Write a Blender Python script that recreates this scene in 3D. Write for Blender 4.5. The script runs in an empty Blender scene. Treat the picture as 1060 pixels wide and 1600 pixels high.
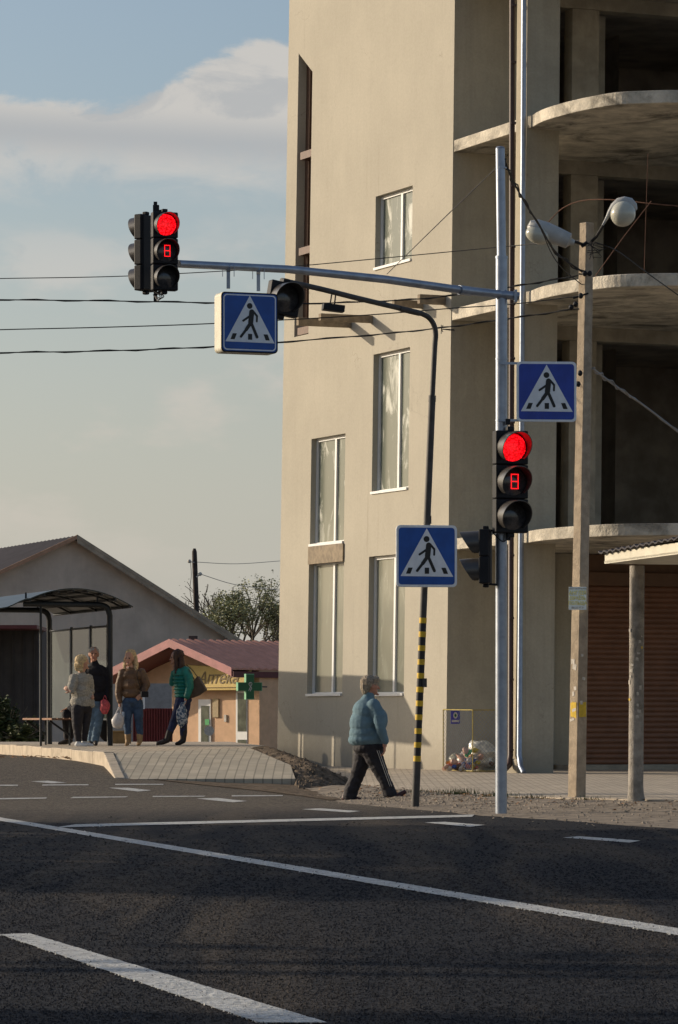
import bpy, bmesh, math, random
from mathutils import Vector, Matrix, noise
import numpy as np
random.seed(7)
R = math.radians
S = bpy.context.scene
COL = S.collection

# ------------------------------------------------------------------ camera
F = 6000.0; CXP = 530.0; HY = 1125.0; ZC = 1.0      # long lens, eye 1 m above the road
cam = bpy.data.cameras.new('camera'); co = bpy.data.objects.new('camera', cam); COL.objects.link(co)
cam.sensor_fit = 'HORIZONTAL'; cam.sensor_width = 36; cam.lens = 36 * F / 1060
cam.shift_y = (HY - 800) / 1060
cam.clip_start = 0.5; cam.clip_end = 6000
co.location = (0, 0, ZC); co.rotation_euler = (R(90), 0, 0)
S.camera = co

# ------------------------------------------------------------------ world, sun, exposure
SUN_AZ = R(21); SUN_EL = R(16)                       # from the left, behind the scene
sdir = Vector((-math.cos(SUN_AZ) * math.cos(SUN_EL), math.sin(SUN_AZ) * math.cos(SUN_EL), math.sin(SUN_EL)))
SUN_STRENGTH = 4.6; SKY_STRENGTH = 0.1
S.view_settings.view_transform = 'Standard'; S.view_settings.look = 'None'
S.view_settings.exposure = -0.05; S.view_settings.gamma = 1
W = bpy.data.worlds.new('World'); S.world = W; W.use_nodes = True
nt = W.node_tree; nt.nodes.clear()
def nn(nt, t, **kw):
    n = nt.nodes.new(t)
    for k, v in kw.items(): setattr(n, k, v)
    return n
def maprange(nt, src, a, b, c=0.0, d=1.0, smooth=True):
    n = nn(nt, 'ShaderNodeMapRange')
    if smooth: n.interpolation_type = 'SMOOTHSTEP'
    nt.links.new(src, n.inputs['Value'])
    for k, v in zip(('From Min', 'From Max', 'To Min', 'To Max'), (a, b, c, d)): n.inputs[k].default_value = v
    return n.outputs['Result']
def mth(nt, op, a, b=None):
    n = nn(nt, 'ShaderNodeMath', operation=op)
    for i, v in enumerate((a, b)):
        if v is None: continue
        if isinstance(v, (int, float)): n.inputs[i].default_value = v
        else: nt.links.new(v, n.inputs[i])
    return n.outputs[0]
def mixc(nt, fac, a, b, mode='MIX'):
    n = nn(nt, 'ShaderNodeMix', data_type='RGBA', blend_type=mode)
    for i, v in ((0, fac), (6, a), (7, b)):
        if isinstance(v, (int, float)): n.inputs[i].default_value = v
        elif isinstance(v, (tuple, list)): n.inputs[i].default_value = (*v[:3], 1)
        else: nt.links.new(v, n.inputs[i])
    return n.outputs[2]
def noise_tex(nt, vec, scale, detail=4, rough=.55, dist=0.0):
    n = nn(nt, 'ShaderNodeTexNoise'); n.inputs['Scale'].default_value = scale
    n.inputs['Detail'].default_value = detail; n.inputs['Roughness'].default_value = rough
    n.inputs['Distortion'].default_value = dist
    if vec is not None: nt.links.new(vec, n.inputs['Vector'])
    return n.outputs['Fac']
sky = nn(nt, 'ShaderNodeTexSky', sky_type='NISHITA', sun_disc=False)
sky.sun_elevation = SUN_EL; sky.sun_rotation = -(math.pi / 2 - SUN_AZ)
sky.air_density = 1.0; sky.dust_density = 2.5; sky.ozone_density = 1.5
tc = nn(nt, 'ShaderNodeTexCoord'); sep = nn(nt, 'ShaderNodeSeparateXYZ'); nt.links.new(tc.outputs['Generated'], sep.inputs[0])
dx, dz = sep.outputs[0], sep.outputs[2]
mp = nn(nt, 'ShaderNodeMapping'); mp.inputs['Scale'].default_value = (1, 1, 2.2); nt.links.new(tc.outputs['Generated'], mp.inputs[0])
n1 = noise_tex(nt, mp.outputs[0], 34, 9, .62, .5); n2 = noise_tex(nt, mp.outputs[0], 11, 6, .55)
# the long cloud bank: its top climbs to the right
top = mth(nt, 'ADD', maprange(nt, dx, -.06, -.018, .1585, .1745), mth(nt, 'MULTIPLY', mth(nt, 'ADD', mth(nt, 'SUBTRACT', n1, .5), mth(nt, 'MULTIPLY', mth(nt, 'SUBTRACT', noise_tex(nt, mp.outputs[0], 110, 6, .6), .5), .7)), .009))
e = mth(nt, 'SUBTRACT', top, dz)
bank = mth(nt, 'MULTIPLY', maprange(nt, e, -.0010, .0022), maprange(nt, mth(nt, 'ADD', dz, mth(nt, 'MULTIPLY', mth(nt, 'SUBTRACT', n1, .5), .03)), .130, .152))
wisp = mth(nt, 'MULTIPLY', maprange(nt, noise_tex(nt, mp.outputs[0], 17, 6, .55), .50, .66), mth(nt, 'MULTIPLY', maprange(nt, dz, .02, .07, 0, .6), maprange(nt, dz, .115, .14, 1, 0)))
m_cl = mth(nt, 'MAXIMUM', mth(nt, 'MULTIPLY', bank, .9), wisp)
shade = maprange(nt, mth(nt, 'ABSOLUTE', mth(nt, 'SUBTRACT', dz, mth(nt, 'ADD', .147, mth(nt, 'MULTIPLY', dx, -.05)))), 0, .009, 1, 0)
SKYC = {'cloud': (6.3, 6.0, 5.6), 'cloud_dim': (4.3, 4.45, 4.6), 'haze': (6.5, 6.3, 5.85)}
ccol = mixc(nt, mth(nt, 'MULTIPLY', mth(nt, 'MAXIMUM', shade, maprange(nt, n1, .52, .36, 0, .8)), .8), SKYC['cloud'], SKYC['cloud_dim'])
hz = maprange(nt, dz, -.02, .15, .88, .04, False)
ccol = mixc(nt, maprange(nt, dz, .12, .07, 0, 1), ccol, (6.5, 5.85, 5.15))
base = mixc(nt, hz, mixc(nt, 1.0, sky.outputs[0], (1.3, 1.32, 1.38), 'MULTIPLY'), SKYC['haze'])
skyc = mixc(nt, m_cl, base, ccol)
bg = nn(nt, 'ShaderNodeBackground'); nt.links.new(skyc, bg.inputs[0]); bg.inputs[1].default_value = SKY_STRENGTH
wo = nn(nt, 'ShaderNodeOutputWorld'); nt.links.new(bg.outputs[0], wo.inputs[0])
sl = bpy.data.lights.new('sun', 'SUN'); sl.energy = SUN_STRENGTH; sl.angle = R(.5); sl.color = (1, .85, .66)
so = bpy.data.objects.new('sun', sl); COL.objects.link(so); so.rotation_euler = (-sdir).to_track_quat('-Z', 'Y').to_euler()

# ------------------------------------------------------------------ materials
MATS = {}
def mat(name, col, rough=.8, metal=0.0, var=0.12, scale=6.0, bump=0.0, bscale=60.0, col2=None, streak=0.0,
        emit=0.0, spec=.4, trans=0.0, alpha=1.0, extra=None, dirt=0.0):
    if name in MATS: return MATS[name]
    m = bpy.data.materials.new(name); m.use_nodes = True; t = m.node_tree
    b = t.nodes['Principled BSDF']; tc = nn(t, 'ShaderNodeTexCoord'); ob = tc.outputs['Object']
    c2 = col2 or tuple(c * (1 - var) for c in col); c1 = tuple(min(1, c * (1 + var)) for c in col)
    f = maprange(t, noise_tex(t, ob, scale, 6, .6, .2), .3, .7)
    c = mixc(t, f, c2, c1)
    if streak:
        mp = nn(t, 'ShaderNodeMapping'); mp.inputs['Scale'].default_value = (5, 5, .35); t.links.new(ob, mp.inputs[0])
        s = maprange(t, noise_tex(t, mp.outputs[0], 1.6, 6, .65), .35, .75)
        c = mixc(t, mth(t, 'MULTIPLY', s, streak), c, tuple(x * .55 for x in col))
    if dirt:
        s = maprange(t, noise_tex(t, ob, scale * .35, 8, .7, .6), .48, .68)
        c = mixc(t, mth(t, 'MULTIPLY', s, dirt), c, (.06, .055, .045))
    if extra: c = extra(t, ob, c, b) or c
    t.links.new(c, b.inputs['Base Color'])
    b.inputs['Roughness'].default_value = rough; b.inputs['Metallic'].default_value = metal
    b.inputs['Specular IOR Level'].default_value = spec
    if trans: b.inputs['Transmission Weight'].default_value = trans
    if alpha < 1: b.inputs['Alpha'].default_value = alpha
    if emit:
        t.links.new(c, b.inputs['Emission Color']); b.inputs['Emission Strength'].default_value = emit
    if bump:
        bn = nn(t, 'ShaderNodeBump'); bn.inputs['Strength'].default_value = min(1, bump); bn.inputs['Distance'].default_value = .01 * max(1, bump)
        t.links.new(noise_tex(t, ob, bscale, 5, .6), bn.inputs['Height']); t.links.new(bn.outputs[0], b.inputs['Normal'])
    MATS[name] = m; return m

def asphalt_extra(t, ob, c, b):
    sp = nn(t, 'ShaderNodeSeparateXYZ'); t.links.new(ob, sp.inputs[0]); x, y = sp.outputs[0], sp.outputs[1]
    # older paler surface on the far side of the edge line
    edge = mth(t, 'SUBTRACT', y, mth(t, 'ADD', mth(t, 'MULTIPLY', x, .55), 38.6))
    wob = mth(t, 'MULTIPLY', mth(t, 'SUBTRACT', noise_tex(t, ob, .35, 4), .5), 2.5)
    old = maprange(t, mth(t, 'ADD', edge, wob), -1.5, 7.0)
    # wheel-polished streaks; bluish shade and tan sunlight are painted into their colours
    mp = nn(t, 'ShaderNodeMapping'); mp.inputs['Rotation'].default_value = (0, 0, R(-14)); mp.inputs['Scale'].default_value = (1.3, .09, 1)
    t.links.new(ob, mp.inputs[0]); st = maprange(t, noise_tex(t, mp.outputs[0], 1.1, 5, .55, .5), .42, .66)
    fine = noise_tex(t, ob, 38, 3, .85); fine2 = noise_tex(t, ob, 14, 4, .75)
    newc = mixc(t, st, (.016, .018, .023), (.056, .049, .042))
    oldc = mixc(t, maprange(t, fine2, .35, .65), (.075, .067, .057), (.125, .111, .093))
    c = mixc(t, old, newc, oldc)
    c = mixc(t, 1.0, c, mixc(t, maprange(t, fine, .3, .7), (.25, .25, .27), (2.1, 2.0, 1.9)), 'MULTIPLY')
    grit = maprange(t, noise_tex(t, ob, 90, 2, .9), .66, .74); c = mixc(t, mth(t, 'MULTIPLY', grit, .5), c, (.12, .11, .10))
    stn = maprange(t, noise_tex(t, ob, .9, 7, .7, .8), .56, .72); c = mixc(t, mth(t, 'MULTIPLY', stn, .45), c, (.012, .012, .013))
    w = nn(t, 'ShaderNodeTexVoronoi', feature='DISTANCE_TO_EDGE'); w.inputs['Scale'].default_value = .22
    wm = nn(t, 'ShaderNodeVectorMath', operation='ADD'); t.links.new(ob, wm.inputs[0])
    nz = nn(t, 'ShaderNodeTexNoise'); nz.inputs['Scale'].default_value = 1.4; nz.inputs['Detail'].default_value = 6; t.links.new(ob, nz.inputs['Vector']); t.links.new(nz.outputs['Color'], wm.inputs[1])
    t.links.new(wm.outputs[0], w.inputs['Vector'])
    crack = maprange(t, w.outputs['Distance'], .0, .006, 1, 0)
    c = mixc(t, mth(t, 'MULTIPLY', mth(t, 'MULTIPLY', crack, old), .5), c, (.02, .02, .02))
    return c
M_road = mat('asphalt', (.03, .03, .03), .9, bump=3.0, bscale=34, extra=asphalt_extra, spec=.12)
M_paint = mat('road_paint', (.50, .50, .48), .8, var=.3, scale=35, bump=2, bscale=34, dirt=.6)
def brick(t, ob, c, sx, sy, mortar, dark, off=.5, msize=.012):
    bk = nn(t, 'ShaderNodeTexBrick'); bk.offset = off; t.links.new(ob, bk.inputs['Vector'])
    bk.inputs['Scale'].default_value = 1; bk.inputs['Brick Width'].default_value = sx; bk.inputs['Row Height'].default_value = sy
    bk.inputs['Mortar Size'].default_value = msize; bk.inputs['Color1'].default_value = (.86, .86, .86, 1); bk.inputs['Color2'].default_value = (1.1, 1.08, 1.05, 1)
    bk.inputs['Mortar'].default_value = (dark, dark, dark, 1)
    return mixc(t, 1, c, bk.outputs['Color'], 'MULTIPLY')
M_pave = mat('paving_stones', (.46, .39, .30), .9, var=.18, scale=3, bump=.6, bscale=20, extra=lambda t, ob, c, b: brick(t, ob, c, .2, .1, 0, .5))
M_ramp = mat('ramp_tiles', (.42, .37, .285), .9, var=.12, scale=2, bump=.4, bscale=25, extra=lambda t, ob, c, b: brick(t, ob, c, .135, .62, 0, .55, 0, .010))
M_kerb = mat('kerb_concrete', (.44, .37, .28), .9, var=.15, scale=4, bump=.4, dirt=.25)
M_dirt = mat('dirt', (.22, .18, .135), .95, var=.35, scale=5, bump=1, bscale=22, col2=(.12, .095, .07))
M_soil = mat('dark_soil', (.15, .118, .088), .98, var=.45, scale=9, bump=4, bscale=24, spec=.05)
def plaster_extra(t, ob, c, b):
    g = noise_tex(t, ob, 26, 6, .75); c = mixc(t, 1, c, mixc(t, maprange(t, g, .3, .7), (.94, .94, .935), (1.05, 1.05, 1.055)), 'MULTIPLY')
    p = nn(t, 'ShaderNodeTexVoronoi', feature='DISTANCE_TO_EDGE'); p.inputs['Scale'].default_value = .55
    a = nn(t, 'ShaderNodeVectorMath', operation='ADD'); z = nn(t, 'ShaderNodeTexNoise'); z.inputs['Scale'].default_value = 1.7; z.inputs['Detail'].default_value = 7
    t.links.new(ob, z.inputs['Vector']); t.links.new(ob, a.inputs[0]); t.links.new(z.outputs['Color'], a.inputs[1]); t.links.new(a.outputs[0], p.inputs['Vector'])
    ck = mth(t, 'MULTIPLY', maprange(t, p.outputs['Distance'], 0, .0035, 1, 0), maprange(t, noise_tex(t, ob, .6, 3), .5, .62))
    c = mixc(t, mth(t, 'MULTIPLY', ck, .45), c, (.16, .14, .11))
    d = maprange(t, noise_tex(t, ob, 3.2, 7, .8, .4), .70, .78); c = mixc(t, mth(t, 'MULTIPLY', d, .25), c, (.5, .47, .40))
    sp = nn(t, 'ShaderNodeSeparateXYZ'); t.links.new(ob, sp.inputs[0])
    low = maprange(t, mth(t, 'ADD', sp.outputs[2], mth(t, 'MULTIPLY', noise_tex(t, ob, 2.5, 6, .7), -.8)), -.5, .35, 1, 0)
    c = mixc(t, mth(t, 'MULTIPLY', low, .45), c, (.20, .175, .14))
    mp = nn(t, 'ShaderNodeMapping'); mp.inputs['Scale'].default_value = (9, 9, .22); t.links.new(ob, mp.inputs[0])
    run = mth(t, 'MULTIPLY', maprange(t, noise_tex(t, mp.outputs[0], 1.2, 5, .6), .60, .74), maprange(t, noise_tex(t, ob, .45, 2), .45, .6))
    return mixc(t, mth(t, 'MULTIPLY', run, .28), c, (.22, .195, .15))
M_plaster = mat('plaster', (.415, .382, .312), .95, var=.05, scale=.6, bump=.35, bscale=11, streak=.07, dirt=.05, spec=.15, extra=plaster_extra)
M_plaster2 = mat('plaster_side', (.43, .385, .295), .95, var=.10, scale=.9, bump=.6, bscale=12, streak=.22, dirt=.12, spec=.15, extra=plaster_extra)
M_conc = mat('concrete', (.35, .31, .24), .92, var=.2, scale=2.5, bump=.6, bscale=16, streak=.2, dirt=.3)
M_slabedge = mat('weathered_slab', (.52, .47, .38), .92, var=.3, scale=2.6, bump=2, bscale=18, dirt=.85)
M_int = mat('raw_interior', (.36, .31, .25), .95, var=.3, scale=1.5)
M_graywall = mat('grey_render', (.45, .40, .34), .95, var=.14, scale=.8, bump=.4, bscale=7, streak=.12, dirt=.08)
M_white = mat('white_pvc', (.72, .72, .70), .4, var=.03)
def glass_extra(t, ob, c, b):  # smears, plus painted reflections: dark trees above, plain cream on the lower panes
    mp = nn(t, 'ShaderNodeMapping'); mp.inputs['Scale'].default_value = (2.2, 2.2, .8); t.links.new(ob, mp.inputs[0])
    s = maprange(t, noise_tex(t, mp.outputs[0], 1.5, 8, .66, .9), .50, .70)
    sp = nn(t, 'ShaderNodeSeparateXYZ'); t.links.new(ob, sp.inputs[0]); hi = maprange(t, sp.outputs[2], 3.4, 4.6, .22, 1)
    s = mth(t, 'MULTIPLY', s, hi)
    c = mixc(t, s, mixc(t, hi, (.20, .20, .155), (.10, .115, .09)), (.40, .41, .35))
    r = nn(t, 'ShaderNodeMapRange'); t.links.new(s, r.inputs[0]); r.inputs[3].default_value = .22; r.inputs[4].default_value = .5
    t.links.new(r.outputs[0], b.inputs['Roughness'])
    return c
M_glass = mat('smear_reflection_glass', (.3, .3, .25), .1, spec=.7, extra=glass_extra)
M_darkglass = mat('dark_glass', (.02, .018, .015), .08, spec=.6)
M_woodframe = mat('brown_wood', (.11, .055, .032), .6, var=.2, scale=12)
M_plank = mat('old_plank', (.24, .19, .13), .85, var=.25, scale=8, dirt=.3)
M_brownpipe = mat('brown_pipe', (.055, .028, .022), .5, var=.1)
M_galv = mat('galvanised', (.29, .325, .385), .38, .62, var=.12, scale=9, dirt=.15)
M_shutter = mat('brown_shutter', (.21, .095, .05), .5, var=.12, scale=3)
M_black = mat('black_plastic', (.013, .013, .015), .55, var=.2, spec=.2)
M_blackdk = mat('dark_lens', (.05, .048, .05), .15, var=.3, scale=30, spec=.6)
M_visor = mat('visor_plastic', (.045, .04, .036), .34, var=.2, spec=.7)
def led_extra(t, ob, c, b):
    v = nn(t, 'ShaderNodeTexVoronoi'); v.inputs['Scale'].default_value = 62; t.links.new(ob, v.inputs['Vector'])
    d = maprange(t, v.outputs['Distance'], .25, .6, 1, 0); m = nn(t, 'ShaderNodeMapRange'); t.links.new(d, m.inputs[0]); m.inputs[3].default_value = .75; m.inputs[4].default_value = 2.6
    t.links.new(m.outputs[0], b.inputs['Emission Strength']); return mixc(t, d, (.9, .002, .006), (1, .006, .012))
M_red = mat('red_lamp', (1, .004, .006), .3, var=0, emit=1.5, extra=led_extra)
M_led = mat('red_led', (1, .01, .015), .3, var=0, emit=2.6)
M_signblue = mat('sign_blue', (.022, .055, .33), .45, var=.12, scale=7, dirt=.12)
M_signblue2 = mat('sign_blue_bright', (.010, .075, .32), .45, var=.12, scale=7, dirt=.12)
M_signwhite = mat('sign_white', (.72, .74, .76), .5, var=.05, scale=12, dirt=.08)
M_signblack = mat('sign_black', (.012, .012, .012), .5, var=.05)
M_cream = mat('cream_casing', (.60, .56, .44), .5, var=.08, dirt=.12)
M_frame = mat('faded_yellow_frame', (.36, .28, .07), .7, var=.2, scale=15, dirt=.4)
M_yellow = mat('yellow_paint', (.62, .40, .02), .6, var=.15, scale=15, dirt=.25)
M_polegrey = mat('dark_pole', (.05, .045, .042), .6, var=.25, scale=12)
M_blackpaint = mat('black_paint', (.018, .017, .018), .6, var=.2)
M_pole = mat('pole_concrete', (.36, .29, .21), .95, var=.2, scale=7, bump=.8, bscale=40, dirt=.25)
M_wire = mat('cable_black', (.012, .012, .012), .6, var=0)
M_wiregrey = mat('cable_grey', (.20, .20, .20), .5, var=.1)
M_rust = mat('rusty_wire', (.13, .06, .035), .8, var=.3, scale=10)
M_lampw = mat('lamp_shell', (.38, .38, .36), .4, var=.1, scale=8, dirt=.2)
M_globe = mat('lamp_globe', (.46, .45, .37), .12, var=.08, scale=5, spec=.7)
M_shelter = mat('shelter_steel', (.018, .022, .026), .5, var=.2)
M_shroof = mat('shelter_roof', (.022, .026, .022), .35, var=.3, scale=4)
M_shglass = mat('shelter_glass', (.07, .085, .075), .06, var=.3, scale=2, spec=.7, alpha=.55)
M_roofdark = mat('slate_roof', (.034, .03, .036), .8, var=.2, scale=2)
M_roofedge = mat('slate_edge', (.30, .26, .20), .9, var=.2, scale=3)
M_pink = mat('pink_roof_metal', (.54, .27, .20), .85, spec=.08, var=.1, scale=3)
M_pinkedge = mat('pink_fascia', (.40, .16, .15), .5, var=.15, scale=3, dirt=.1)
M_darkred = mat('dark_red_metal', (.10, .025, .025), .6, var=.1)
M_orange = mat('orange_render', (.60, .39, .245), .9, var=.08, scale=4, bump=.3)
M_signyel = mat('yellow_signboard', (.58, .42, .13), .6, var=.05)
M_letter = mat('brown_lettering', (.20, .14, .06), .6, var=.05)
M_green = mat('green_cross', (.012, .10, .03), .4, var=.1)
M_greenedge = mat('green_cross_edge', (.14, .36, .20), .5, var=.1)
M_winp = mat('shop_glass', (.10, .11, .08), .1, var=.4, scale=3, spec=.6)
M_redfence = mat('red_sheet_fence', (.17, .03, .03), .55, var=.15, scale=4)
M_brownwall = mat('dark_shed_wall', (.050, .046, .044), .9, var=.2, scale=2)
M_bench = mat('bench_wood', (.22, .11, .06), .7, var=.2, scale=8)
M_leafd = mat('leaf_dark', (.035, .05, .014), .7, var=.5, scale=3)
M_leafm = mat('leaf_mid', (.075, .09, .028), .7, var=.5, scale=2)
M_leafl = mat('leaf_light', (.24, .25, .13), .7, var=.5, scale=2)  # far trees: distance haze is lifted into the leaf colour
M_bark = mat('bark', (.085, .07, .055), .9, var=.3, scale=9)
M_polewood = mat('old_pole_wood', (.055, .042, .035), .9, var=.3, scale=5)
M_dryleaf = mat('dry_leaf', (.26, .13, .05), .8, var=.5, scale=9)
M_stone = mat('gravel_stone', (.24, .20, .155), .9, var=.5, scale=4)
M_paper_y = mat('yellow_paper', (.62, .42, .04), .8, var=.15, scale=20)
M_paper_w = mat('white_paper', (.52, .48, .42), .8, var=.2, scale=20)
M_poster = mat('blue_poster', (.80, .88, .86), .7, var=.1, scale=20)
M_postxt = mat('yellow_print', (.85, .78, .25), .7, var=0)

# ------------------------------------------------------------------ mesh builder
ORG = {}
class MB:
    def __init__(s): s.v = []; s.f = []; s.fm = []; s.mi = 0; s.M = Matrix.Identity(4)
    def add(s, vs, fs):
        o = len(s.v); s.v += [s.M @ Vector(p) for p in vs]
        for f in fs: s.f.append([o + i for i in f]); s.fm.append(s.mi)
    def box(s, c, d, rot=None, rz=0):
        x, y, z = (k / 2 for k in d); m = rot or Matrix.Rotation(rz, 3, 'Z'); c = Vector(c)
        vs = [c + m @ Vector((a * x, b * y, e * z)) for a in (-1, 1) for b in (-1, 1) for e in (-1, 1)]
        s.add(vs, [(0, 1, 3, 2), (4, 6, 7, 5), (0, 4, 5, 1), (2, 3, 7, 6), (0, 2, 6, 4), (1, 5, 7, 3)])
    def quad(s, *p): s.add(p, [tuple(range(len(p)))])
    def prism(s, poly, ext):          # poly: list of 3D points, ext: vector
        n = len(poly); ext = Vector(ext); a = [Vector(p) for p in poly]; b = [p + ext for p in a]
        s.add(a + b, [tuple(range(n))[::-1], tuple(range(n, 2 * n))] + [(i, (i + 1) % n, n + (i + 1) % n, n + i) for i in range(n)])
    def tube(s, pts, r, seg=10, cap=True):
        pts = [Vector(p) for p in pts]; n = len(pts); rs = r if isinstance(r, (list, tuple)) else [r] * n
        vs = []; up = None
        for i, p in enumerate(pts):
            t = (pts[min(i + 1, n - 1)] - pts[max(i - 1, 0)]).normalized()
            if up is None: up = Vector((0, 0, 1)) if abs(t.z) < .9 else Vector((1, 0, 0))
            a = t.cross(up).normalized(); b = a.cross(t).normalized(); up = b
            for k in range(seg):
                w = 2 * math.pi * k / seg; vs.append(p + rs[i] * (math.cos(w) * a + math.sin(w) * b))
        fs = [(i * seg + k, i * seg + (k + 1) % seg, (i + 1) * seg + (k + 1) % seg, (i + 1) * seg + k) for i in range(n - 1) for k in range(seg)]
        if cap: fs += [tuple(range(seg))[::-1], tuple((n - 1) * seg + k for k in range(seg))]
        s.add(vs, fs)
    def ell(s, c, r, rot=None, nu=12, nv=8):
        c = Vector(c); rot = rot or Matrix.Identity(3)
        if isinstance(r, (int, float)): r = (r, r, r)
        vs = [c + rot @ Vector((0, 0, r[2]))]
        for j in range(1, nv):
            a = math.pi * j / nv
            for i in range(nu):
                b = 2 * math.pi * i / nu; vs.append(c + rot @ Vector((r[0] * math.sin(a) * math.cos(b), r[1] * math.sin(a) * math.sin(b), r[2] * math.cos(a))))
        vs.append(c + rot @ Vector((0, 0, -r[2]))); L = len(vs) - 1; fs = []
        for i in range(nu):
            k = (i + 1) % nu; fs.append((0, 1 + i, 1 + k)); fs.append((L, L - nu + k, L - nu + i))
            for j in range(nv - 2): fs.append((1 + j * nu + i, 1 + (j + 1) * nu + i, 1 + (j + 1) * nu + k, 1 + j * nu + k))
        s.add(vs, fs)
    def build(s, name, mats, parent=None, loc=None, smooth=False, post=None, bevel=0, **props):
        org = ORG.get(parent.name, Vector((0, 0, 0))) if parent else Vector(loc or (0, 0, 0))
        vs = [post(p) if post else p for p in s.v]
        me = bpy.data.meshes.new(name); me.from_pydata([tuple(p - org) for p in vs], [], s.f)
        for m in (mats if isinstance(mats, (list, tuple)) else [mats]): me.materials.append(m)
        for p, i in zip(me.polygons, s.fm): p.material_index = i; p.use_smooth = smooth
        bm = bmesh.new(); bm.from_mesh(me)
        bmesh.ops.recalc_face_normals(bm, faces=bm.faces)
        bm.to_mesh(me); bm.free()
        if smooth: me.set_sharp_from_angle(angle=R(42))
        o = bpy.data.objects.new(name, me); COL.objects.link(o)
        if parent: o.parent = parent
        else: o.location = org
        ORG[o.name] = org
        if bevel:
            bv = o.modifiers.new('bevel', 'BEVEL'); bv.width = bevel; bv.segments = 2; bv.limit_method = 'ANGLE'
        for k, v in props.items(): o[k] = v
        return o
def thing(name, label, cat, loc, group=None):
    o = bpy.data.objects.new(name, None); COL.objects.link(o); o.location = loc; ORG[o.name] = Vector(loc)
    o.empty_display_size = .1; o['label'] = label; o['category'] = cat
    if group: o['group'] = group
    return o
def text_part(body, size, M, material, parent, name='lettering', shear=0, extrude=.002, bold=0.0, sx=1.0, **props):
    c = bpy.data.curves.new('txt', 'FONT'); c.body = body; c.size = size; c.align_x = 'CENTER'; c.align_y = 'CENTER'
    c.shear = shear; c.extrude = extrude; c.offset = bold; c.resolution_u = 3
    o = bpy.data.objects.new('txt', c); COL.objects.link(o)
    me = bpy.data.meshes.new_from_object(o.evaluated_get(bpy.context.evaluated_depsgraph_get())); bpy.data.objects.remove(o)
    org = ORG.get(parent.name, Vector((0, 0, 0)))
    for v in me.vertices: v.co = M @ Vector((v.co.x * sx, v.co.y, v.co.z)) - org
    me.materials.clear(); me.materials.append(material)
    r = bpy.data.objects.new(name, me); COL.objects.link(r); r.parent = parent; ORG[r.name] = org
    for k, v in props.items(): r[k] = v
    return r
FACE = Matrix(((1, 0, 0, 0), (0, 0, -1, 0), (0, 1, 0, 0), (0, 0, 0, 1)))    # text plane XY -> XZ facing -Y
def frame(loc, yaw=0, roll=0, k=1.0): return Matrix.Translation(Vector(loc)) @ Matrix.Rotation(yaw, 4, 'Z') @ Matrix.Rotation(roll, 4, 'Y') @ Matrix.Scale(k, 4)
def P(px, py, D): return Vector(((px - CXP) * D / F, D, ZC + (HY - py) * D / F))
def sstep(t): t = max(0, min(1, t)); return t * t * (3 - 2 * t)
def catmull(pts, n=8):
    pts = [Vector(p) for p in pts]; q = [2 * pts[0] - pts[1]] + pts + [2 * pts[-1] - pts[-2]]; out = []
    for i in range(1, len(q) - 2):
        for k in range(n):
            t = k / n; a, b, c, d = q[i - 1:i + 3]
            out.append(.5 * ((2 * b) + (c - a) * t + (2 * a - 5 * b + 4 * c - d) * t * t + (3 * b - a - 3 * c + d) * t ** 3))
    return out + [pts[-1]]

# ------------------------------------------------------------------ ground
def G(x, y):
    r = .38 * sstep((y - 46) / 15) * sstep((1.5 - x) / 7)
    r *= 1 - sstep((y - 72) / 18)
    r += -.5 * sstep((y - 78) / 22) * (1 - sstep((x - 0) / 3))
    return r
def gp(px, py, dz=0.0):
    D = 45.0
    for _ in range(60):
        x = (px - CXP) * D / F; D = .5 * D + .5 * (ZC - G(x, D)) * F / max(py - HY, 1)
        D = min(D, 75)
    x = (px - CXP) * D / F; return Vector((x, D, G(x, D) + dz))
def sheet(name, m, xs, ys, zf, **kw):
    b = MB(); vs = [(x, y, zf(x, y)) for y in ys for x in xs]; n = len(xs)
    b.add(vs, [(j * n + i, j * n + i + 1, (j + 1) * n + i + 1, (j + 1) * n + i) for j in range(len(ys) - 1) for i in range(n - 1)])
    return b.build(name, m, smooth=True, kind='structure', **kw)
xs = [-3000, -800, -200, -60, -30] + [-20 + .8 * i for i in range(51)] + [30, 60, 200, 800, 3000]
ys = [-300, -60, -10, 0, 10, 20, 30] + [36 + .8 * i for i in range(85)] + [115, 150, 250, 600, 1500, 4000]
sheet('ground', M_dirt, xs, ys, lambda x, y: G(x, y) - .02)
# road: asphalt up to its ragged right-hand edge
edge = [(430, 1228), (480, 1243), (540, 1257), (640, 1266), (700, 1271), (760, 1277), (830, 1281), (900, 1286), (980, 1292), (1060, 1297)]
ep = [gp(*p) for p in edge]
def edge_x(y):
    if y >= ep[0].y: return ep[0].x - (y - ep[0].y) * .05
    for a, b in zip(ep, ep[1:]):
        if b.y <= y <= a.y: return a.x + (b.x - a.x) * (a.y - y) / (a.y - b.y)
    return ep[-1].x + (ep[-1].y - y) * .55
b = MB(); ry = [-40, -10, 0, 4, 8] + [10 + .4 * i for i in range(156)]; NX = 60; vs = []
for y in ry:
    xr = edge_x(y) + .12 * noise.noise(Vector((y * 1.7, 0, 0))) + .05 * noise.noise(Vector((y * 7, 3, 0)))
    for i in range(NX):
        u = i / (NX - 1); x = xr - (1 - u) ** 1.8 * 60; vs.append((x, y, G(x, y) + .012))
b.add(vs, [(j * NX + i, j * NX + i + 1, (j + 1) * NX + i + 1, (j + 1) * NX + i) for j in range(len(ry) - 1) for i in range(NX - 1)])
b.build('road', M_road, smooth=True, kind='structure')
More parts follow.
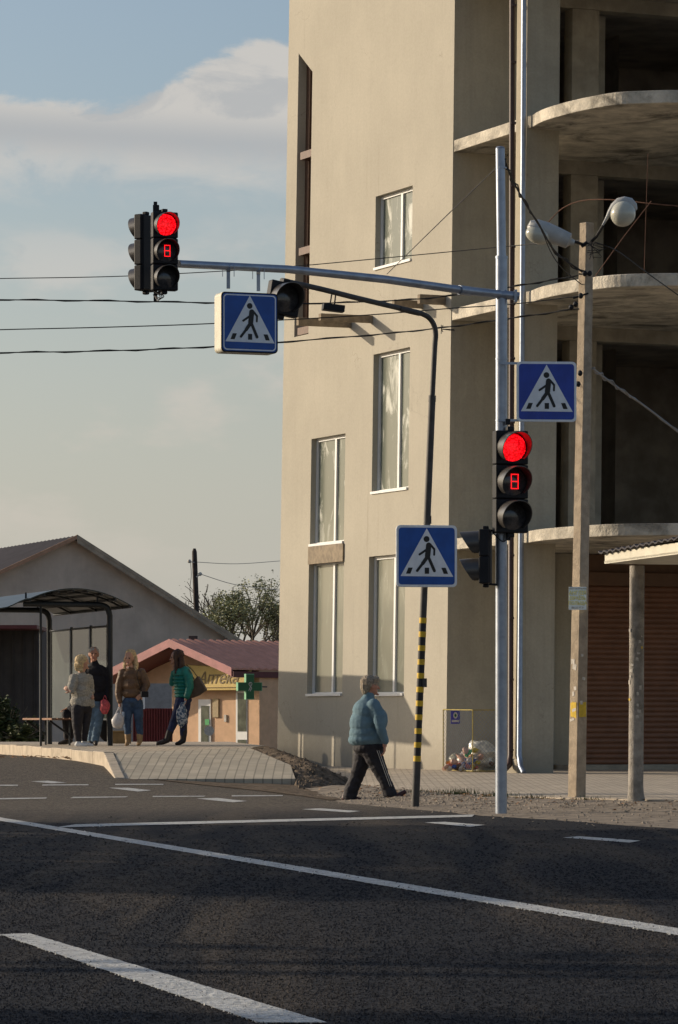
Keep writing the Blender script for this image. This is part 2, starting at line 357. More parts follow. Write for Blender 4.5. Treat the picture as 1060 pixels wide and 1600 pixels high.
# painted markings, one object each
MQ = []
def marking(quad, name, label, cat, group, n=14, rag=.004):
    A, B2, C2, D2 = [gp(*q) for q in quad]      # A-B one long edge, D-C the other
    MQ.append([(v.x, v.y) for v in (A, B2, C2, D2)])
    b = MB(); vs = []
    for i in range(n + 1):
        t = i / n; p = A.lerp(B2, t); q = D2.lerp(C2, t)
        for a in (p, q):
            a.x += random.uniform(-rag, rag); vs.append((a.x, a.y, G(a.x, a.y) + .017))
    b.add(vs, [(2 * i, 2 * i + 1, 2 * i + 3, 2 * i + 2) for i in range(n)])
    mid = (A + C2) / 2
    b.build(name, M_paint, loc=(mid.x, mid.y, G(mid.x, mid.y)), label=label, category=cat, **({'group': group} if group else {}))
marking([(0, 1466), (404, 1606), (512, 1606), (46, 1464)], 'edge_line', 'broad white painted line starting at the left and crossing the bottom left corner', 'road line', None, 60)
marking([(-60, 1275), (1100, 1474), (1100, 1463), (-60, 1270)], 'lane_line', 'long solid white line crossing the whole road diagonally', 'road line', None, 90)
marking([(84, 1296), (738, 1279), (742, 1275.5), (118, 1291)], 'stop_line', 'solid white line branching off the long diagonal line towards the signal pole', 'road line', None, 60)
dl = 'white dashes on the far lane'
marking([(472, 1267), (545, 1272), (563, 1270), (500, 1265.5)], 'dash_mark', 'white road dash just left of the striped pole foot', 'road dash', dl, 6)
marking([(663, 1288), (735, 1295), (757, 1292), (695, 1287)], 'dash_mark', 'white road dash just left of the tall galvanised pole foot', 'road dash', dl, 6)
marking([(880, 1312), (985, 1320), (1002, 1317), (905, 1310)], 'dash_mark', 'white road dash at the right, nearest to the round shop column', 'road dash', dl, 6)
marking([(308, 1250), (365, 1256), (387, 1254), (340, 1249)], 'dash_mark', 'slanted white dash in front of the sloping tiled ramp', 'road dash', dl, 6)
marking([(170, 1233), (215, 1239), (237, 1237), (200, 1233)], 'dash_mark', 'slanted white dash just below the ramp corner kerb', 'road dash', dl, 6)
marking([(48, 1223), (80, 1226), (105, 1225), (75, 1222)], 'dash_mark', 'slanted white dash farthest off, before the bus stop kerb', 'road dash', dl, 6)
tl = 'thin white dashes of the far centre line'
marking([(-10, 1251.5), (72, 1250), (74, 1248.5), (-10, 1249.5)], 'thin_dash', 'thin white dash at the left picture edge, nearer row', 'road dash', tl, 6)
marking([(110, 1249.3), (196, 1248), (200, 1246.8), (114, 1247.5)], 'thin_dash', 'second thin white dash from the left in the nearer row', 'road dash', tl, 6)
marking([(238, 1247.5), (318, 1247), (322, 1245.8), (240, 1246)], 'thin_dash', 'thin white dash below the middle of the tiled ramp', 'road dash', tl, 6)
marking([(362, 1246.6), (442, 1246), (442, 1244.8), (362, 1245)], 'thin_dash', 'thin white dash just left of the walking woman', 'road dash', tl, 6)
marking([(66, 1229.6), (138, 1229), (138, 1227.6), (66, 1228)], 'thin_dash', 'thin white dash in the farther row touching the far slanted dash', 'road dash', tl, 6)
marking([(-10, 1230), (28, 1230), (28, 1228.4), (-10, 1228.4)], 'thin_dash', 'short thin white dash at the left picture edge, farther row', 'road dash', tl, 6)
marking([(180, 1228.5), (255, 1228.2), (255, 1227), (180, 1227)], 'thin_dash', 'thin white dash right under the ramp corner kerb', 'road dash', tl, 6)

def inq(x, y, q):
    c = False; j = 3
    for i in range(4):
        (a, b_), (d, e_) = q[i], q[j]
        if (b_ > y) != (e_ > y) and x < (d - a) * (y - b_) / (e_ - b_) + a: c = not c
        j = i
    return c
b = MB(); V_ = []; F_ = []; FM_ = []; rc = random.Random(3)
for _ in range(85000):
    py_ = rc.uniform(1272, 1640); px_ = rc.uniform(-260, 1320); D = ZC * F / (py_ - HY); x = (px_ - CXP) * D / F
    if x > edge_x(D) - .03 or rc.random() > (py_ - 1276) / 110: continue
    w = rc.uniform(.6, 1.35) * D * .00042; hgt = w * rc.uniform(.25, .6); o = len(V_); z = G(x, D) + .010
    for k in range(4): a = 1.57 * k + rc.uniform(-.5, .5); V_.append((x + w * math.cos(a), D + w * 1.2 * math.sin(a), z + hgt * rc.uniform(.0, .3)))
    V_.append((x + rc.uniform(-.4, .4) * w, D + rc.uniform(-.4, .4) * w, z + .004 + hgt))
    pm = 1 if any(inq(x, D, q) for q in MQ[:3]) else 0
    if pm:
        V_[-1] = (V_[-1][0], V_[-1][1], V_[-1][2] + .003)
        if rc.random() < .10: pm = 0
    F_ += [(o, o + 1, o + 4), (o + 1, o + 2, o + 4), (o + 2, o + 3, o + 4), (o + 3, o, o + 4)]; FM_ += [pm] * 4
me = bpy.data.meshes.new('asphalt_chips'); me.from_pydata(V_, [], F_); me.materials.append(M_road); me.materials.append(M_paint)
me.polygons.foreach_set('material_index', FM_)
o = bpy.data.objects.new('asphalt_chips', me); COL.objects.link(o); o['kind'] = 'stuff'; o['label'] = 'coarse dark stone chips standing out of the asphalt surface'; o['category'] = 'asphalt chips'
# bus stop platform, its kerb, the tiled ramp
ZP = .555
def zplat(y): return .495 + .06 * sstep((y - 58.3) / 6)
b = MB(); lft = [(-3.46, 58.45), (-5.22, 65.0), (-7.5, 75.5), (-7.9, 77.5)]; vs = []
for i in range(40):
    y = 58.45 + i * .5
    if y <= 65: xl = -3.46 - (y - 58.45) / 6.55 * 1.76
    else: xl = -5.22 - (y - 65) * .217
    xr_ = -3.40 + (y - 58.45) / 3.75 * 1.95 if y < 62.2 else (-1.45 + (y - 62.2) * .05 if y < 66 else -1.26 - (y - 66) * .08)
    for x in (xl, (xl + xr_) / 2, xr_): vs.append((x, y, zplat(y)))
    vs.append((xr_, y, -.4))
b.add(vs, [(4 * i + k, 4 * i + k + 1, 4 * i + k + 5, 4 * i + k + 4) for i in range(39) for k in range(3)])
b.build('pavement', M_pave, kind='structure')
def strip(name, m, path, w, h, zt, **kw):      # kerb of separate stones along a path
    b = MB()
    for (a, c) in zip(path, path[1:]):
        a = Vector(a); c = Vector(c); L = (c - a).length; n = max(1, round(L / .9)); d = (c - a) / n; yaw = math.atan2(d.y, d.x)
        pitch = math.atan2(d.z, math.hypot(d.x, d.y))
        for i in range(n):
            p = a + d * (i + .5); rot = Matrix.Rotation(yaw, 3, 'Z') @ Matrix.Rotation(-pitch, 3, 'Y')
            b.box(p + Vector((0, random.uniform(-.008, .008), -h / 2 + random.uniform(-.006, .006))), (d.length - .014, w, h), rot)
    return b.build(name, m, bevel=.012, kind='structure', **kw)
strip('kerb', M_kerb, [(-8.3, 79.0, ZP + .012), (-5.28, 65.0, ZP + .012), (-3.50, 58.4, .51)], .16, .4, 0)
strip('kerb', M_kerb, [(-3.50, 58.3, .50), (-3.10, 54.3, .18)], .15, .4, 0)
b = MB(); A = (-3.42, 58.4, .498); B_ = (-1.45, 62.15, .55); Cc = (-.72, 57.0, .33); Dd = (-3.26, 56.6, .35)
E = (-.62, 54.5, .165); Ff = (-3.03, 54.3, .165)
b.add([A, B_, Cc, Dd, E, Ff, (A[0], A[1], -.2), (B_[0], B_[1], -.2), (E[0], E[1], -.2), (Ff[0], Ff[1], -.2), (Cc[0], Cc[1], -.2)],
      [(0, 1, 2, 3), (3, 2, 4, 5), (5, 4, 8, 9), (1, 7, 10, 2), (2, 10, 8, 4)])
b.build('path', M_ramp, kind='structure')
# soil bank on the right of the ramp
def ramp_edge(y):
    pts = [(62.15, -1.45, .55), (57, -.72, .33), (54.5, -.62, .165), (52.0, -.55, .05)]
    for (y1, x1, z1), (y0, x0, z0) in zip(pts, pts[1:]):
        if y0 <= y <= y1: f = (y - y0) / (y1 - y0); return x0 + (x1 - x0) * f, z0 + (z1 - z0) * f
    return (-.5, .0) if y < 52 else (-1.45, .55)
def mound(x, y):
    ex, ez = ramp_edge(y); d = x - ex
    if d < 0: return ez - .12
    z = ez - .015 + .10 * sstep(d / .35) * sstep((y - 54) / 3) - .20 * d - .20 * d * d
    z += .05 * noise.noise(Vector((x * 2.6, y * 2.2, 0))) + .035 * noise.noise(Vector((x * 8, y * 6, 2))) + .02 * noise.noise(Vector((x * 19, y * 15, 5)))
    return max(z, G(x, y) - .05)
sheet('dirt_bank', M_soil, [-1.7 + .05 * i for i in range(64)], [51.6 + .12 * i for i in range(92)], mound)
# right-hand pavement with kerb
kp = [Vector((.55, 51.5, .06)), Vector((1.1, 49, .075)), Vector((1.77, 46.2, .09)), Vector((2.63, 43.9, .10)), Vector((3.75, 42.6, .10)), Vector((6.5, 40.0, .10)), Vector((14, 34, .1))]
b = MB(); vs = []; n = 40
def kx(t):
    t *= len(kp) - 1; i = min(int(t), len(kp) - 2); return kp[i].lerp(kp[i + 1], t - i)
back = [Vector((-1.6, 68.5, .2)), Vector((1.8, 61.7, .2)), Vector((14, 66, .2))]
for i in range(n + 1):
    a = kx(i / n)
    tb = i / n; bb = Vector((-.6, 66.5, .2)).lerp(Vector((1.9, 61.8, .2)), min(1, tb * 3)) if tb < 1 / 3 else Vector((1.9, 61.8, .2)).lerp(Vector((15, 68, .2)), (tb - 1 / 3) * 1.5)
    for k in range(9): p = a.lerp(bb, k / 8); vs.append((p.x, p.y, p.z + .012 * noise.noise(Vector((p.x, p.y, 0)))))
b.add(vs, [(i * 9 + k, i * 9 + k + 1, (i + 1) * 9 + k + 1, (i + 1) * 9 + k) for i in range(n) for k in range(8)])
b.build('pavement', M_pave, smooth=True, kind='structure')
strip('kerb', M_kerb, [(p.x, p.y, p.z + .012) for p in kp], .15, .3, 0)
def kerb_x(y):
    for a, c in zip(kp, kp[1:]):
        if c.y <= y <= a.y: return a.x + (c.x - a.x) * (a.y - y) / (a.y - c.y)
    return kp[0].x - (y - kp[0].y) * .25
def VZ(x, y):
    a = edge_x(y) - .1; c = kerb_x(y) - .05; f = max(0, min(1, (x - a) / max(.1, c - a)))
    return max(G(x, y), 0) + .010 + .085 * sstep(f * 1.15) + .012 * noise.noise(Vector((x * 5, y * 3, 0))) * min(1, f * 6)
b = MB(); vs = []; ys_ = [34 + .15 * i for i in range(124)]
for y in ys_:
    a = edge_x(y) - .08; c = kerb_x(y) - .02
    for i in range(14): x = a + (c - a) * i / 13; vs.append((x, y, VZ(x, y) + (-.02 if i == 0 else 0)))
b.add(vs, [(j * 14 + i, j * 14 + i + 1, (j + 1) * 14 + i + 1, (j + 1) * 14 + i) for j in range(len(ys_) - 1) for i in range(13)])
b.build('verge', M_dirt, smooth=True, kind='structure')
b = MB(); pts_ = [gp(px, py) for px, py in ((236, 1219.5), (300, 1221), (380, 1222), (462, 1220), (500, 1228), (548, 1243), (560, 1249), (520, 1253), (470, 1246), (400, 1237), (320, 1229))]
b.add([(p.x, p.y, G(p.x, p.y) + .020) for p in pts_], [tuple(range(len(pts_)))]); b.build('soil_shade_patch', M_soil, kind='structure')  # dark soil that also paints in the shade below the ramp front
b = MB()
for _ in range(1500):
    x = random.uniform(-.9, 1.2); y = random.uniform(51.6, 62); z = mound(x, y)
    if x < ramp_edge(y)[0] + .02 or z < G(x, y): continue
    q = [Vector((x, y, z - .004)) + Vector(d) * random.uniform(.012, .05) * random.uniform(.6, 1.2) for d in ((1, 0, 0), (-1, 0, 0), (0, 1, 0), (0, -1, 0), (0, 0, .8))]
    b.add(q, [(0, 2, 4), (2, 1, 4), (1, 3, 4), (3, 0, 4)])
b.build('soil_clods', M_soil, label='dark clods of loose soil heaped beside the tiled ramp', category='soil', kind='stuff')
# gravel, litter leaves, grass (uncountable)
b = MB()
def stone(b, p, r):
    q = [Vector((random.uniform(.6, 1.2) * r * d[0], random.uniform(.6, 1.2) * r * d[1], random.uniform(.4, .9) * r * d[2])) + Vector(p) for d in ((1, 0, 0), (-1, 0, 0), (0, 1, 0), (0, -1, 0), (0, 0, 1), (0, 0, -1))]
    b.add(q, [(0, 2, 4), (2, 1, 4), (1, 3, 4), (3, 0, 4), (2, 0, 5), (1, 2, 5), (3, 1, 5), (0, 3, 5)])
for _ in range(4200):
    y = random.uniform(35, 50); x0 = edge_x(y)
    x = x0 + (kerb_x(y) - x0) * random.triangular(-.08, .97, .5)
    if x > kerb_x(y) - .09: continue
    stone(b, (x, y, VZ(x, y) - .002), random.triangular(.005, .032, .009))
b.build('gravel', M_stone, label='loose grey gravel and grit strewn between the asphalt and the right-hand kerb', category='gravel', kind='stuff')
b = MB()
def leaf(b, p, r):
    a = random.uniform(0, 6.28); t = random.uniform(-.6, .6); m = Matrix.Rotation(a, 3, 'Z') @ Matrix.Rotation(t, 3, 'X')
    p = Vector(p); b.add([p + m @ Vector(q) * r for q in ((-1, 0, 0), (0, -.5, .25), (1, 0, .1), (0, .5, .25))], [(0, 1, 2), (0, 2, 3)])
for _ in range(900):
    if random.random() < .55:
        t = random.random(); x = -9 + 5.3 * t ** .7 if random.random() < .6 else -3.9 + random.gauss(0, .25); y = 60.55 + (x + 5.5) * .6 if x > -5.5 else 60.5
        y -= abs(random.gauss(0, .3)); leaf(b, (x, y, G(x, y) + .03 + random.random() * .03), random.uniform(.02, .045))
    else:
        y = random.uniform(38, 52); x = edge_x(y) + (kerb_x(y) - edge_x(y)) * random.triangular(.2, .97, .85); leaf(b, (x, y, VZ(x, y) + .015), random.uniform(.015, .035))
b.build('fallen_leaves', M_dryleaf, label='dry brown autumn leaves lying along the kerb foot and on the gravel', category='leaves', kind='stuff')
b = MB()
for (cy, n, sp, h) in ((46.6, 110, .12, .09), (45.3, 80, .12, .07), (43.4, 50, .12, .05), (48.0, 60, .2, .05), (44.3, 50, .15, .06)):
    cx = kerb_x(cy) - .25
    for _ in range(n):
        x = cx + random.gauss(0, sp); y = cy + random.gauss(0, sp); w = Vector((random.uniform(-.03, .03), random.uniform(-.03, .03), h * random.uniform(.5, 1.2)))
        p = Vector((x, y, VZ(x, y))); b.add([p, p + Vector((.008, 0, 0)), p + w], [(0, 1, 2)])
b.build('grass', M_leafm, label='small tufts of green grass growing in the gravel by the kerb', category='grass', kind='stuff')

# ------------------------------------------------------------------ unfinished building
UF = Vector((-.403, .915, 0)); IN = Vector((.915, .403, 0)); C0 = Vector((1.712, 61.5, 0)); GB = .2
def lean(p):
    k = .0117 - .0016 * (p.x - 1.71) if p.x < 1.71 else max(.009, .0117 - .0025 * (p.x - 1.71))
    return Vector((p.x + k * (p.z - GB), p.y, p.z))
def f1(t, z, dep=0): p = C0 + t * UF + dep * IN; return Vector((p.x, p.y, z))
def w2(w, z, dep=0): p = C0 + w * IN + dep * UF; return Vector((p.x, p.y, z))
def solve(px, py, fn, lo=-6, hi=12):
    for _ in range(50):
        mid = (lo + hi) / 2; p0 = fn(mid, 0); z = ZC + (HY - py) * p0.y / F; q = lean(Vector((p0.x, p0.y, z)))
        sx = CXP + F * q.x / q.y
        inc = CXP + F * fn(1, 0).x / fn(1, 0).y > CXP + F * fn(0, 0).x / fn(0, 0).y
        if (sx < px) == inc: lo = mid
        else: hi = mid
    return mid, z
bld = thing('unfinished_building', 'tall unfinished beige plastered building with open curved concrete balconies', 'building', tuple(C0 + Vector((0, 0, GB))))
TL = 6.97; ZT = 16.5
holes = []
def hole(x0, x1, yt, yb, kind):
    t1, zt = solve(x0, yt, f1); t0, _ = solve(x1, yt, f1); _, zb = solve(x0, yb, f1); holes.append((t0, t1, zb, zt, kind))
hole(587.5, 645, 307, 421, 'w'); hole(584, 641, 554, 771, 'w'); hole(487, 540, 686, 853, 'w')
hole(483, 538, 879, 1087, 'w'); hole(577, 634, 870, 1087, 'w'); hole(467, 489, 83, 525, 's')
T = sorted({0, TL} | {h[0] for h in holes} | {h[1] for h in holes}); Zs = sorted({-.1, ZT} | {h[2] for h in holes} | {h[3] for h in holes})
b = MB()
for ta, tb in zip(T, T[1:]):
    for za, zb in zip(Zs, Zs[1:]):
        tm, zm = (ta + tb) / 2, (za + zb) / 2
        if any(h[0] < tm < h[1] and h[2] < zm < h[3] for h in holes): continue
        b.quad(f1(ta, za), f1(tb, za), f1(tb, zb), f1(ta, zb))
for (t0, t1, z0, z1, kd) in holes:
    d = .15 if kd == 'w' else .22
    zl = z1; zr = z1 if kd == 'w' else z1 - .42      # slit head slopes
    if kd == 's': b.quad(f1(t1, z1), f1(t0, z1), f1(t0, zr))
    b.quad(f1(t1, z0), f1(t1, zl), f1(t1, zl, d), f1(t1, z0, d)); b.quad(f1(t0, z0), f1(t0, zr), f1(t0, zr, d), f1(t0, z0, d))
    b.quad(f1(t0, z0), f1(t1, z0), f1(t1, z0, d), f1(t0, z0, d)); b.quad(f1(t0, zr), f1(t1, zl), f1(t1, zl, d), f1(t0, zr, d))
# far end, roof, back
b.quad(f1(TL, -.1), f1(TL, ZT), f1(TL, ZT, 9), f1(TL, -.1, 9)); b.quad(f1(0, ZT), f1(TL, ZT), f1(TL, ZT, 9), f1(0, ZT, 9))
b.quad(f1(TL, -.1, 9), f1(TL, ZT, 9), f1(0, ZT, 9), f1(0, -.1, 9))
b.build('plaster_wall', M_plaster, bld, post=lean)
for (t0, t1, z0, z1, kd) in holes:
    if kd == 'w':
        fr = MB(); d0, d1 = .10, .16; fw = .055
        def bar(ta, tb, za, zb, a=.10, c=.16):
            fr.prism([f1(ta, za, a), f1(tb, za, a), f1(tb, zb, a), f1(ta, zb, a)], IN * (c - a))
        tm = t0 + (t1 - t0) * .42
        bar(t0, t1, z0, z0 + fw); bar(t0, t1, z1 - fw, z1); bar(t0, t0 + fw * .8, z0 + fw, z1 - fw); bar(t1 - fw, t1, z0 + fw, z1 - fw)
        bar(tm - .035, tm + .035, z0 + fw, z1 - fw, .095, .155)
        bar(t0 + .02, t1, z0 - .012, z0 + .03, -.03, .095)      # sill
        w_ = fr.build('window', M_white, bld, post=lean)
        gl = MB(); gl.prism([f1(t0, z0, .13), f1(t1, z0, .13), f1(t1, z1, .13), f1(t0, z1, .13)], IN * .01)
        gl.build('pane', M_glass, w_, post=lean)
        ins = MB()
    else:
        fr = MB(); zr = z1 - .42
        for (ta, tb) in ((t1 - .16, t1), (t0, t0 + .07)):
            fr.prism([f1(ta, z0, .16), f1(tb, z0, .16), f1(tb, z1 - .02, .16), f1(ta, z1 - .2, .16)], IN * .06)
        for zz in (z0 + .02, z0 + 1.42, z0 + 3.1):
            fr.prism([f1(t0, zz, .02), f1(t1 - .1, zz, .02), f1(t1 - .1, zz + .13, .02), f1(t0, zz + .13, .02)], IN * .2)
        w_ = fr.build('window', M_woodframe, bld, post=lean)
        gl = MB(); gl.prism([f1(t0, z0, .215), f1(t1, z0, .215), f1(t1, z1, .215), f1(t0, z1, .215)], IN * .01)
        gl.build('pane', M_darkglass, w_, post=lean)
# spandrel between the two left windows
ta, za = solve(484, 853, f1); tb, zb = solve(538, 877, f1)
b = MB(); b.prism([f1(tb, zb, -.03), f1(ta, zb, -.03), f1(ta, za - .02, -.03), f1(tb, za - .02, -.03)], IN * .1); b.build('window_lintel', M_plank, bld, post=lean)
# wall 2 in the loggia
b = MB(); b.prism([w2(0.002, -.1, .002), w2(1.92, -.1, .002), w2(1.92, ZT, .002), w2(.002, ZT, .002)], UF * .3); b.build('loggia_wall', M_plaster2, bld, post=lean)
# corner column
b = MB(); q = f1(-2.68, -.1); b.prism([q, f1(-2.31, -.1), f1(-2.31, -.1, .57), f1(-2.68, -.1, .57)], (0, 0, ZT + .1)); b.build('column', M_plaster2, bld, post=lean, bevel=.01)
b = MB()
b.prism([f1(-2.72, -.1, -.08), f1(-2.2, -.1, -.08), f1(-2.2, -.1, .1), f1(-2.72, -.1, .1)], (0, 0, .5)); b.build('plinth', M_plaster2, bld, post=lean, bevel=.03)
# balcony slabs
curve = [(2.86, 58.98)] + [((px - 7 - CXP) * D / F, D) for px, D in ((845, 58.4), (870, 57.9), (910, 57.3), (960, 56.8), (1010, 56.65), (1060, 56.6), (1120, 56.75), (1200, 57.3), (1320, 58.8), (1420, 61))]
curve = [(v.x, v.y) for v in catmull([(x, y, 0) for x, y in curve], 5)]
for lv, (z0, z1) in enumerate(((3.72, 3.9), (7.40, 7.59), (10.10, 10.29), (12.8, 12.99))):
    b = MB(); pts = [f1(0.0, z0, .012), f1(-2.66, z0, .012)] + [Vector((x, y, z0)) for x, y in curve] + [w2(8, z0), w2(8, z0, 6), w2(.3, z0, 6), w2(.3, z0, .32)]
    rag = [Vector((p.x, p.y, z0)) for p in pts]
    b.prism(rag, (0, 0, z1 - z0)); b.build('balcony_slab', M_slabedge, bld, post=lean, bevel=.012)
    # ring beam + piers on the inner line
    if lv < 3:
        zt = (7.40, 10.10, 12.8)[lv]
        b = MB(); b.prism([w2(1.94, zt - .22, .05), w2(7.9, zt - .22, .05), w2(7.9, zt - .002, .05), w2(1.94, zt - .002, .05)], UF * .3)
        b.build('ring_beam', M_conc, bld, post=lean)
        b = MB(); b.prism([w2(2.19, z1 + .001, .06), w2(2.68, z1 + .001, .06), w2(2.68, zt - .224, .06), w2(2.19, zt - .224, .06)], UF * .28)
        b.build('pier', M_conc, bld, post=lean)
        b = MB(); b.prism([w2(2.6, z1 + .001, .5), w2(3.02, z1 + .001, .5), w2(3.02, zt - .224, .5), w2(2.6, zt - .224, .5)], UF * .3)
        b.build('pier', M_conc, bld, post=lean)
# dark unfinished rooms
b = MB(); b.quad(w2(.3, 0, 6), w2(8, 0, 6), w2(8, ZT, 6), w2(.3, ZT, 6)); b.quad(w2(8, 0, 0), w2(8, 0, 6), w2(8, ZT, 6), w2(8, ZT, 0)); b.quad(w2(1.93, 0, .3), w2(1.93, 0, 6), w2(1.93, ZT, 6), w2(1.93, ZT, .3))
b.quad(w2(4.6, 3.9, 3), w2(4.6, 3.9, 6), w2(4.6, 12.8, 6), w2(4.6, 12.8, 3))
b.build('room_wall', M_int, bld, post=lean)
for z1, zt in ((3.9, 7.4), (7.59, 10.1), (10.29, 12.8)):
    b = MB(); b.quad(w2(1.94, z1 + .004, .3), w2(7.98, z1 + .004, .3), w2(7.98, z1 + .004, 5.98), w2(1.94, z1 + .004, 5.98)); b.quad(w2(1.94, zt - .004, .36), w2(7.98, zt - .004, .36), w2(7.98, zt - .004, 5.98), w2(1.94, zt - .004, 5.98))
    b.build('room_floor', M_int, bld, post=lean)
# ground floor: rendered return wall, shutter box, roller shutter, threshold
b = MB(); b.prism([w2(1.94, -.1, .3), w2(2.55, -.1, .3), w2(2.55, 3.715, .3), w2(1.94, 3.715, .3)], UF * .2); b.build('ground_floor_wall', M_plaster2, bld, post=lean)
b = MB(); b.prism([w2(2.56, 3.2, .18), w2(7.9, 3.2, .18), w2(7.9, 3.42, .18), w2(2.56, 3.42, .18)], UF * .3); b.prism([w2(2.56, 3.42, .3), w2(7.9, 3.42, .3), w2(7.9, 3.715, .3), w2(2.56, 3.715, .3)], UF * .1)
b.build('shutter_box', mat('shutter_box_brown', (.16, .085, .045), .6, var=.1), bld, post=lean, bevel=.01)
b = MB(); nseg = 34 * 8; vs = []
for i in range(nseg + 1):
    z = .27 + (3.2 - .27) * i / nseg; ph = (i % 8) / 8; d = .32 - .022 * abs(math.sin(math.pi * ph)) ** .7
    vs += [w2(2.58, z, d), w2(7.9, z, d)]
b.add(vs, [(2 * i, 2 * i + 1, 2 * i + 3, 2 * i + 2) for i in range(nseg)])
b.build('roller_shutter', M_shutter, bld, post=lean, smooth=False)
b = MB(); b.prism([w2(2.0, .0, -.5), w2(7.9, .0, -.5), w2(7.9, .0, .31), w2(2.0, .0, .31)], (0, 0, .27)); b.build('threshold', M_conc, bld, post=lean, bevel=.01)
# drain pipes
def lp(px, py, D): return P(px, py, D)
b = MB(); b.tube([P(801, -40, 59.2), P(800, 500, 59.2), P(798, 1180, 59.2), P(796, 1196, 59.1), P(790, 1202, 58.9)], .045, 10)
for y in (8, 97, 192, 290, 385, 475, 560, 660, 868, 966, 1062, 1172): b.box(P(804 - .004 * y, y, 59.16), (.07, .09, .03))
b.build('drain_pipe', M_brownpipe, bld, smooth=True)
b = MB(); b.tube([P(819.5, -40, 58.98), P(815, 800, 58.98), P(812, 1180, 58.98), P(814, 1198, 58.9), P(819, 1208, 58.75)], .042, 10); b.build('drain_pipe', M_galv, bld, smooth=True)
# timbers sticking out of the wall
def beam(px, py, L, h, w=.10, dz=0):
    t, z = solve(px, py, f1); p = lean(f1(t, z)); b = MB(); rz = math.atan2(IN.y, IN.x)
    b.box(p - IN * (L / 2 - .05) + Vector((0, 0, dz)), (L + .1, w, h), rz=rz); b.build('timber_beam', M_plank, bld, bevel=.006)
beam(548, 506, .98, .13); beam(581, 499, .95, .12); beam(660, 476, .52, .12); beam(695, 469, .46, .15)

# ------------------------------------------------------------------ signs and signals
def rrect(w, h, r, n=5):
    pts = []
    for (cx, cz, a0) in ((w / 2 - r, h / 2 - r, 0), (-w / 2 + r, h / 2 - r, 90), (-w / 2 + r, -h / 2 + r, 180), (w / 2 - r, -h / 2 + r, 270)):
        for k in range(n + 1): a = R(a0 + 90 * k / n); pts.append((cx + r * math.cos(a), 0, cz + r * math.sin(a)))
    return pts
def capsule2(p, q, w, y, n=6):
    p = Vector((p[0], y, p[1])); q = Vector((q[0], y, q[1])); d = (q - p).normalized(); s = Vector((-d.z, 0, d.x)); out = []
    for k in range(n + 1): a = math.pi * k / n; out.append(q + w / 2 * (math.cos(a) * s + math.sin(a) * d))
    for k in range(n + 1): a = math.pi * k / n; out.append(p + w / 2 * (-math.cos(a) * s - math.sin(a) * d))
    return out
def crossing_sign(th, M, w, box_d, casing, blue, rim=False):
    b = MB(); b.M = M; b.prism([(x, 0, z) for x, _, z in rrect(w, w, w * .07)], (0, box_d, 0)); b.build('casing', casing, th, bevel=.004)
    if rim:
        b = MB(); b.M = M; b.prism([(x, -.006, z) for x, _, z in rrect(w * .995, w * .995, w * .065)], (0, .0055, 0)); b.build('rim', M_black, th)
        b = MB(); b.M = M; b.prism([(x, -.0075, z) for x, _, z in rrect(w * .955, w * .955, w * .06)], (0, .001, 0)); b.build('front', blue, th)
        M = M @ Matrix.Translation((0, -.006, 0)); k1, k2 = .925, .885
    else: k1, k2 = .985, .92
    b = MB(); b.M = M; b.prism([(x, -.003, z) for x, _, z in rrect(w * k1, w * k1, w * .065)], (0, .0025, 0)); b.build('border', M_signwhite, th)
    b = MB(); b.M = M; b.prism([(x, -.005, z) for x, _, z in rrect(w * k2, w * k2, w * .05)], (0, .0018, 0)); b.build('panel', blue, th)
    u = w / 305.0
    def q(x, y): return ((x - 842) * u, (270 - y) * u)
    b = MB(); b.M = M; b.prism([(q(*p)[0], -.007, q(*p)[1]) for p in ((842, 133), (711, 369), (975, 371))], (0, .0018, 0)); b.build('triangle', M_signwhite, th)
    b = MB(); b.M = M; y = -.0085
    c = q(841, 186); b.prism([(c[0] + 15 * u * math.cos(a * .5236), y, c[1] + 15 * u * math.sin(a * .5236)) for a in range(12)], (0, .0012, 0))
    for k, (p0, p1, ww) in enumerate((((852, 216), (846, 270), 27), ((860, 213), (880, 236), 11), ((880, 236), (879, 263), 10), ((838, 240), (806, 262), 11), ((846, 272), (822, 306), 18), ((822, 306), (794, 342), 13), ((850, 274), (880, 342), 15))):
        b.prism(capsule2(q(*p0), q(*p1), ww * u, y - .0003 * (k + 1)), (0, .0012, 0))
    for (x0, sk) in ((755, 6), (843, 0), (932, -6)):
        b.prism([(q(x0 + dx_ + sk * sy_, 342 - 15 * sy_)[0], y, q(x0 + dx_ + sk * sy_, 342 - 15 * sy_)[1]) for dx_, sy_ in ((-11, -1), (11, -1), (11, 1), (-11, 1))], (0, .0012, 0))
    b.build('pedestrian_symbol', M_signblack, th)
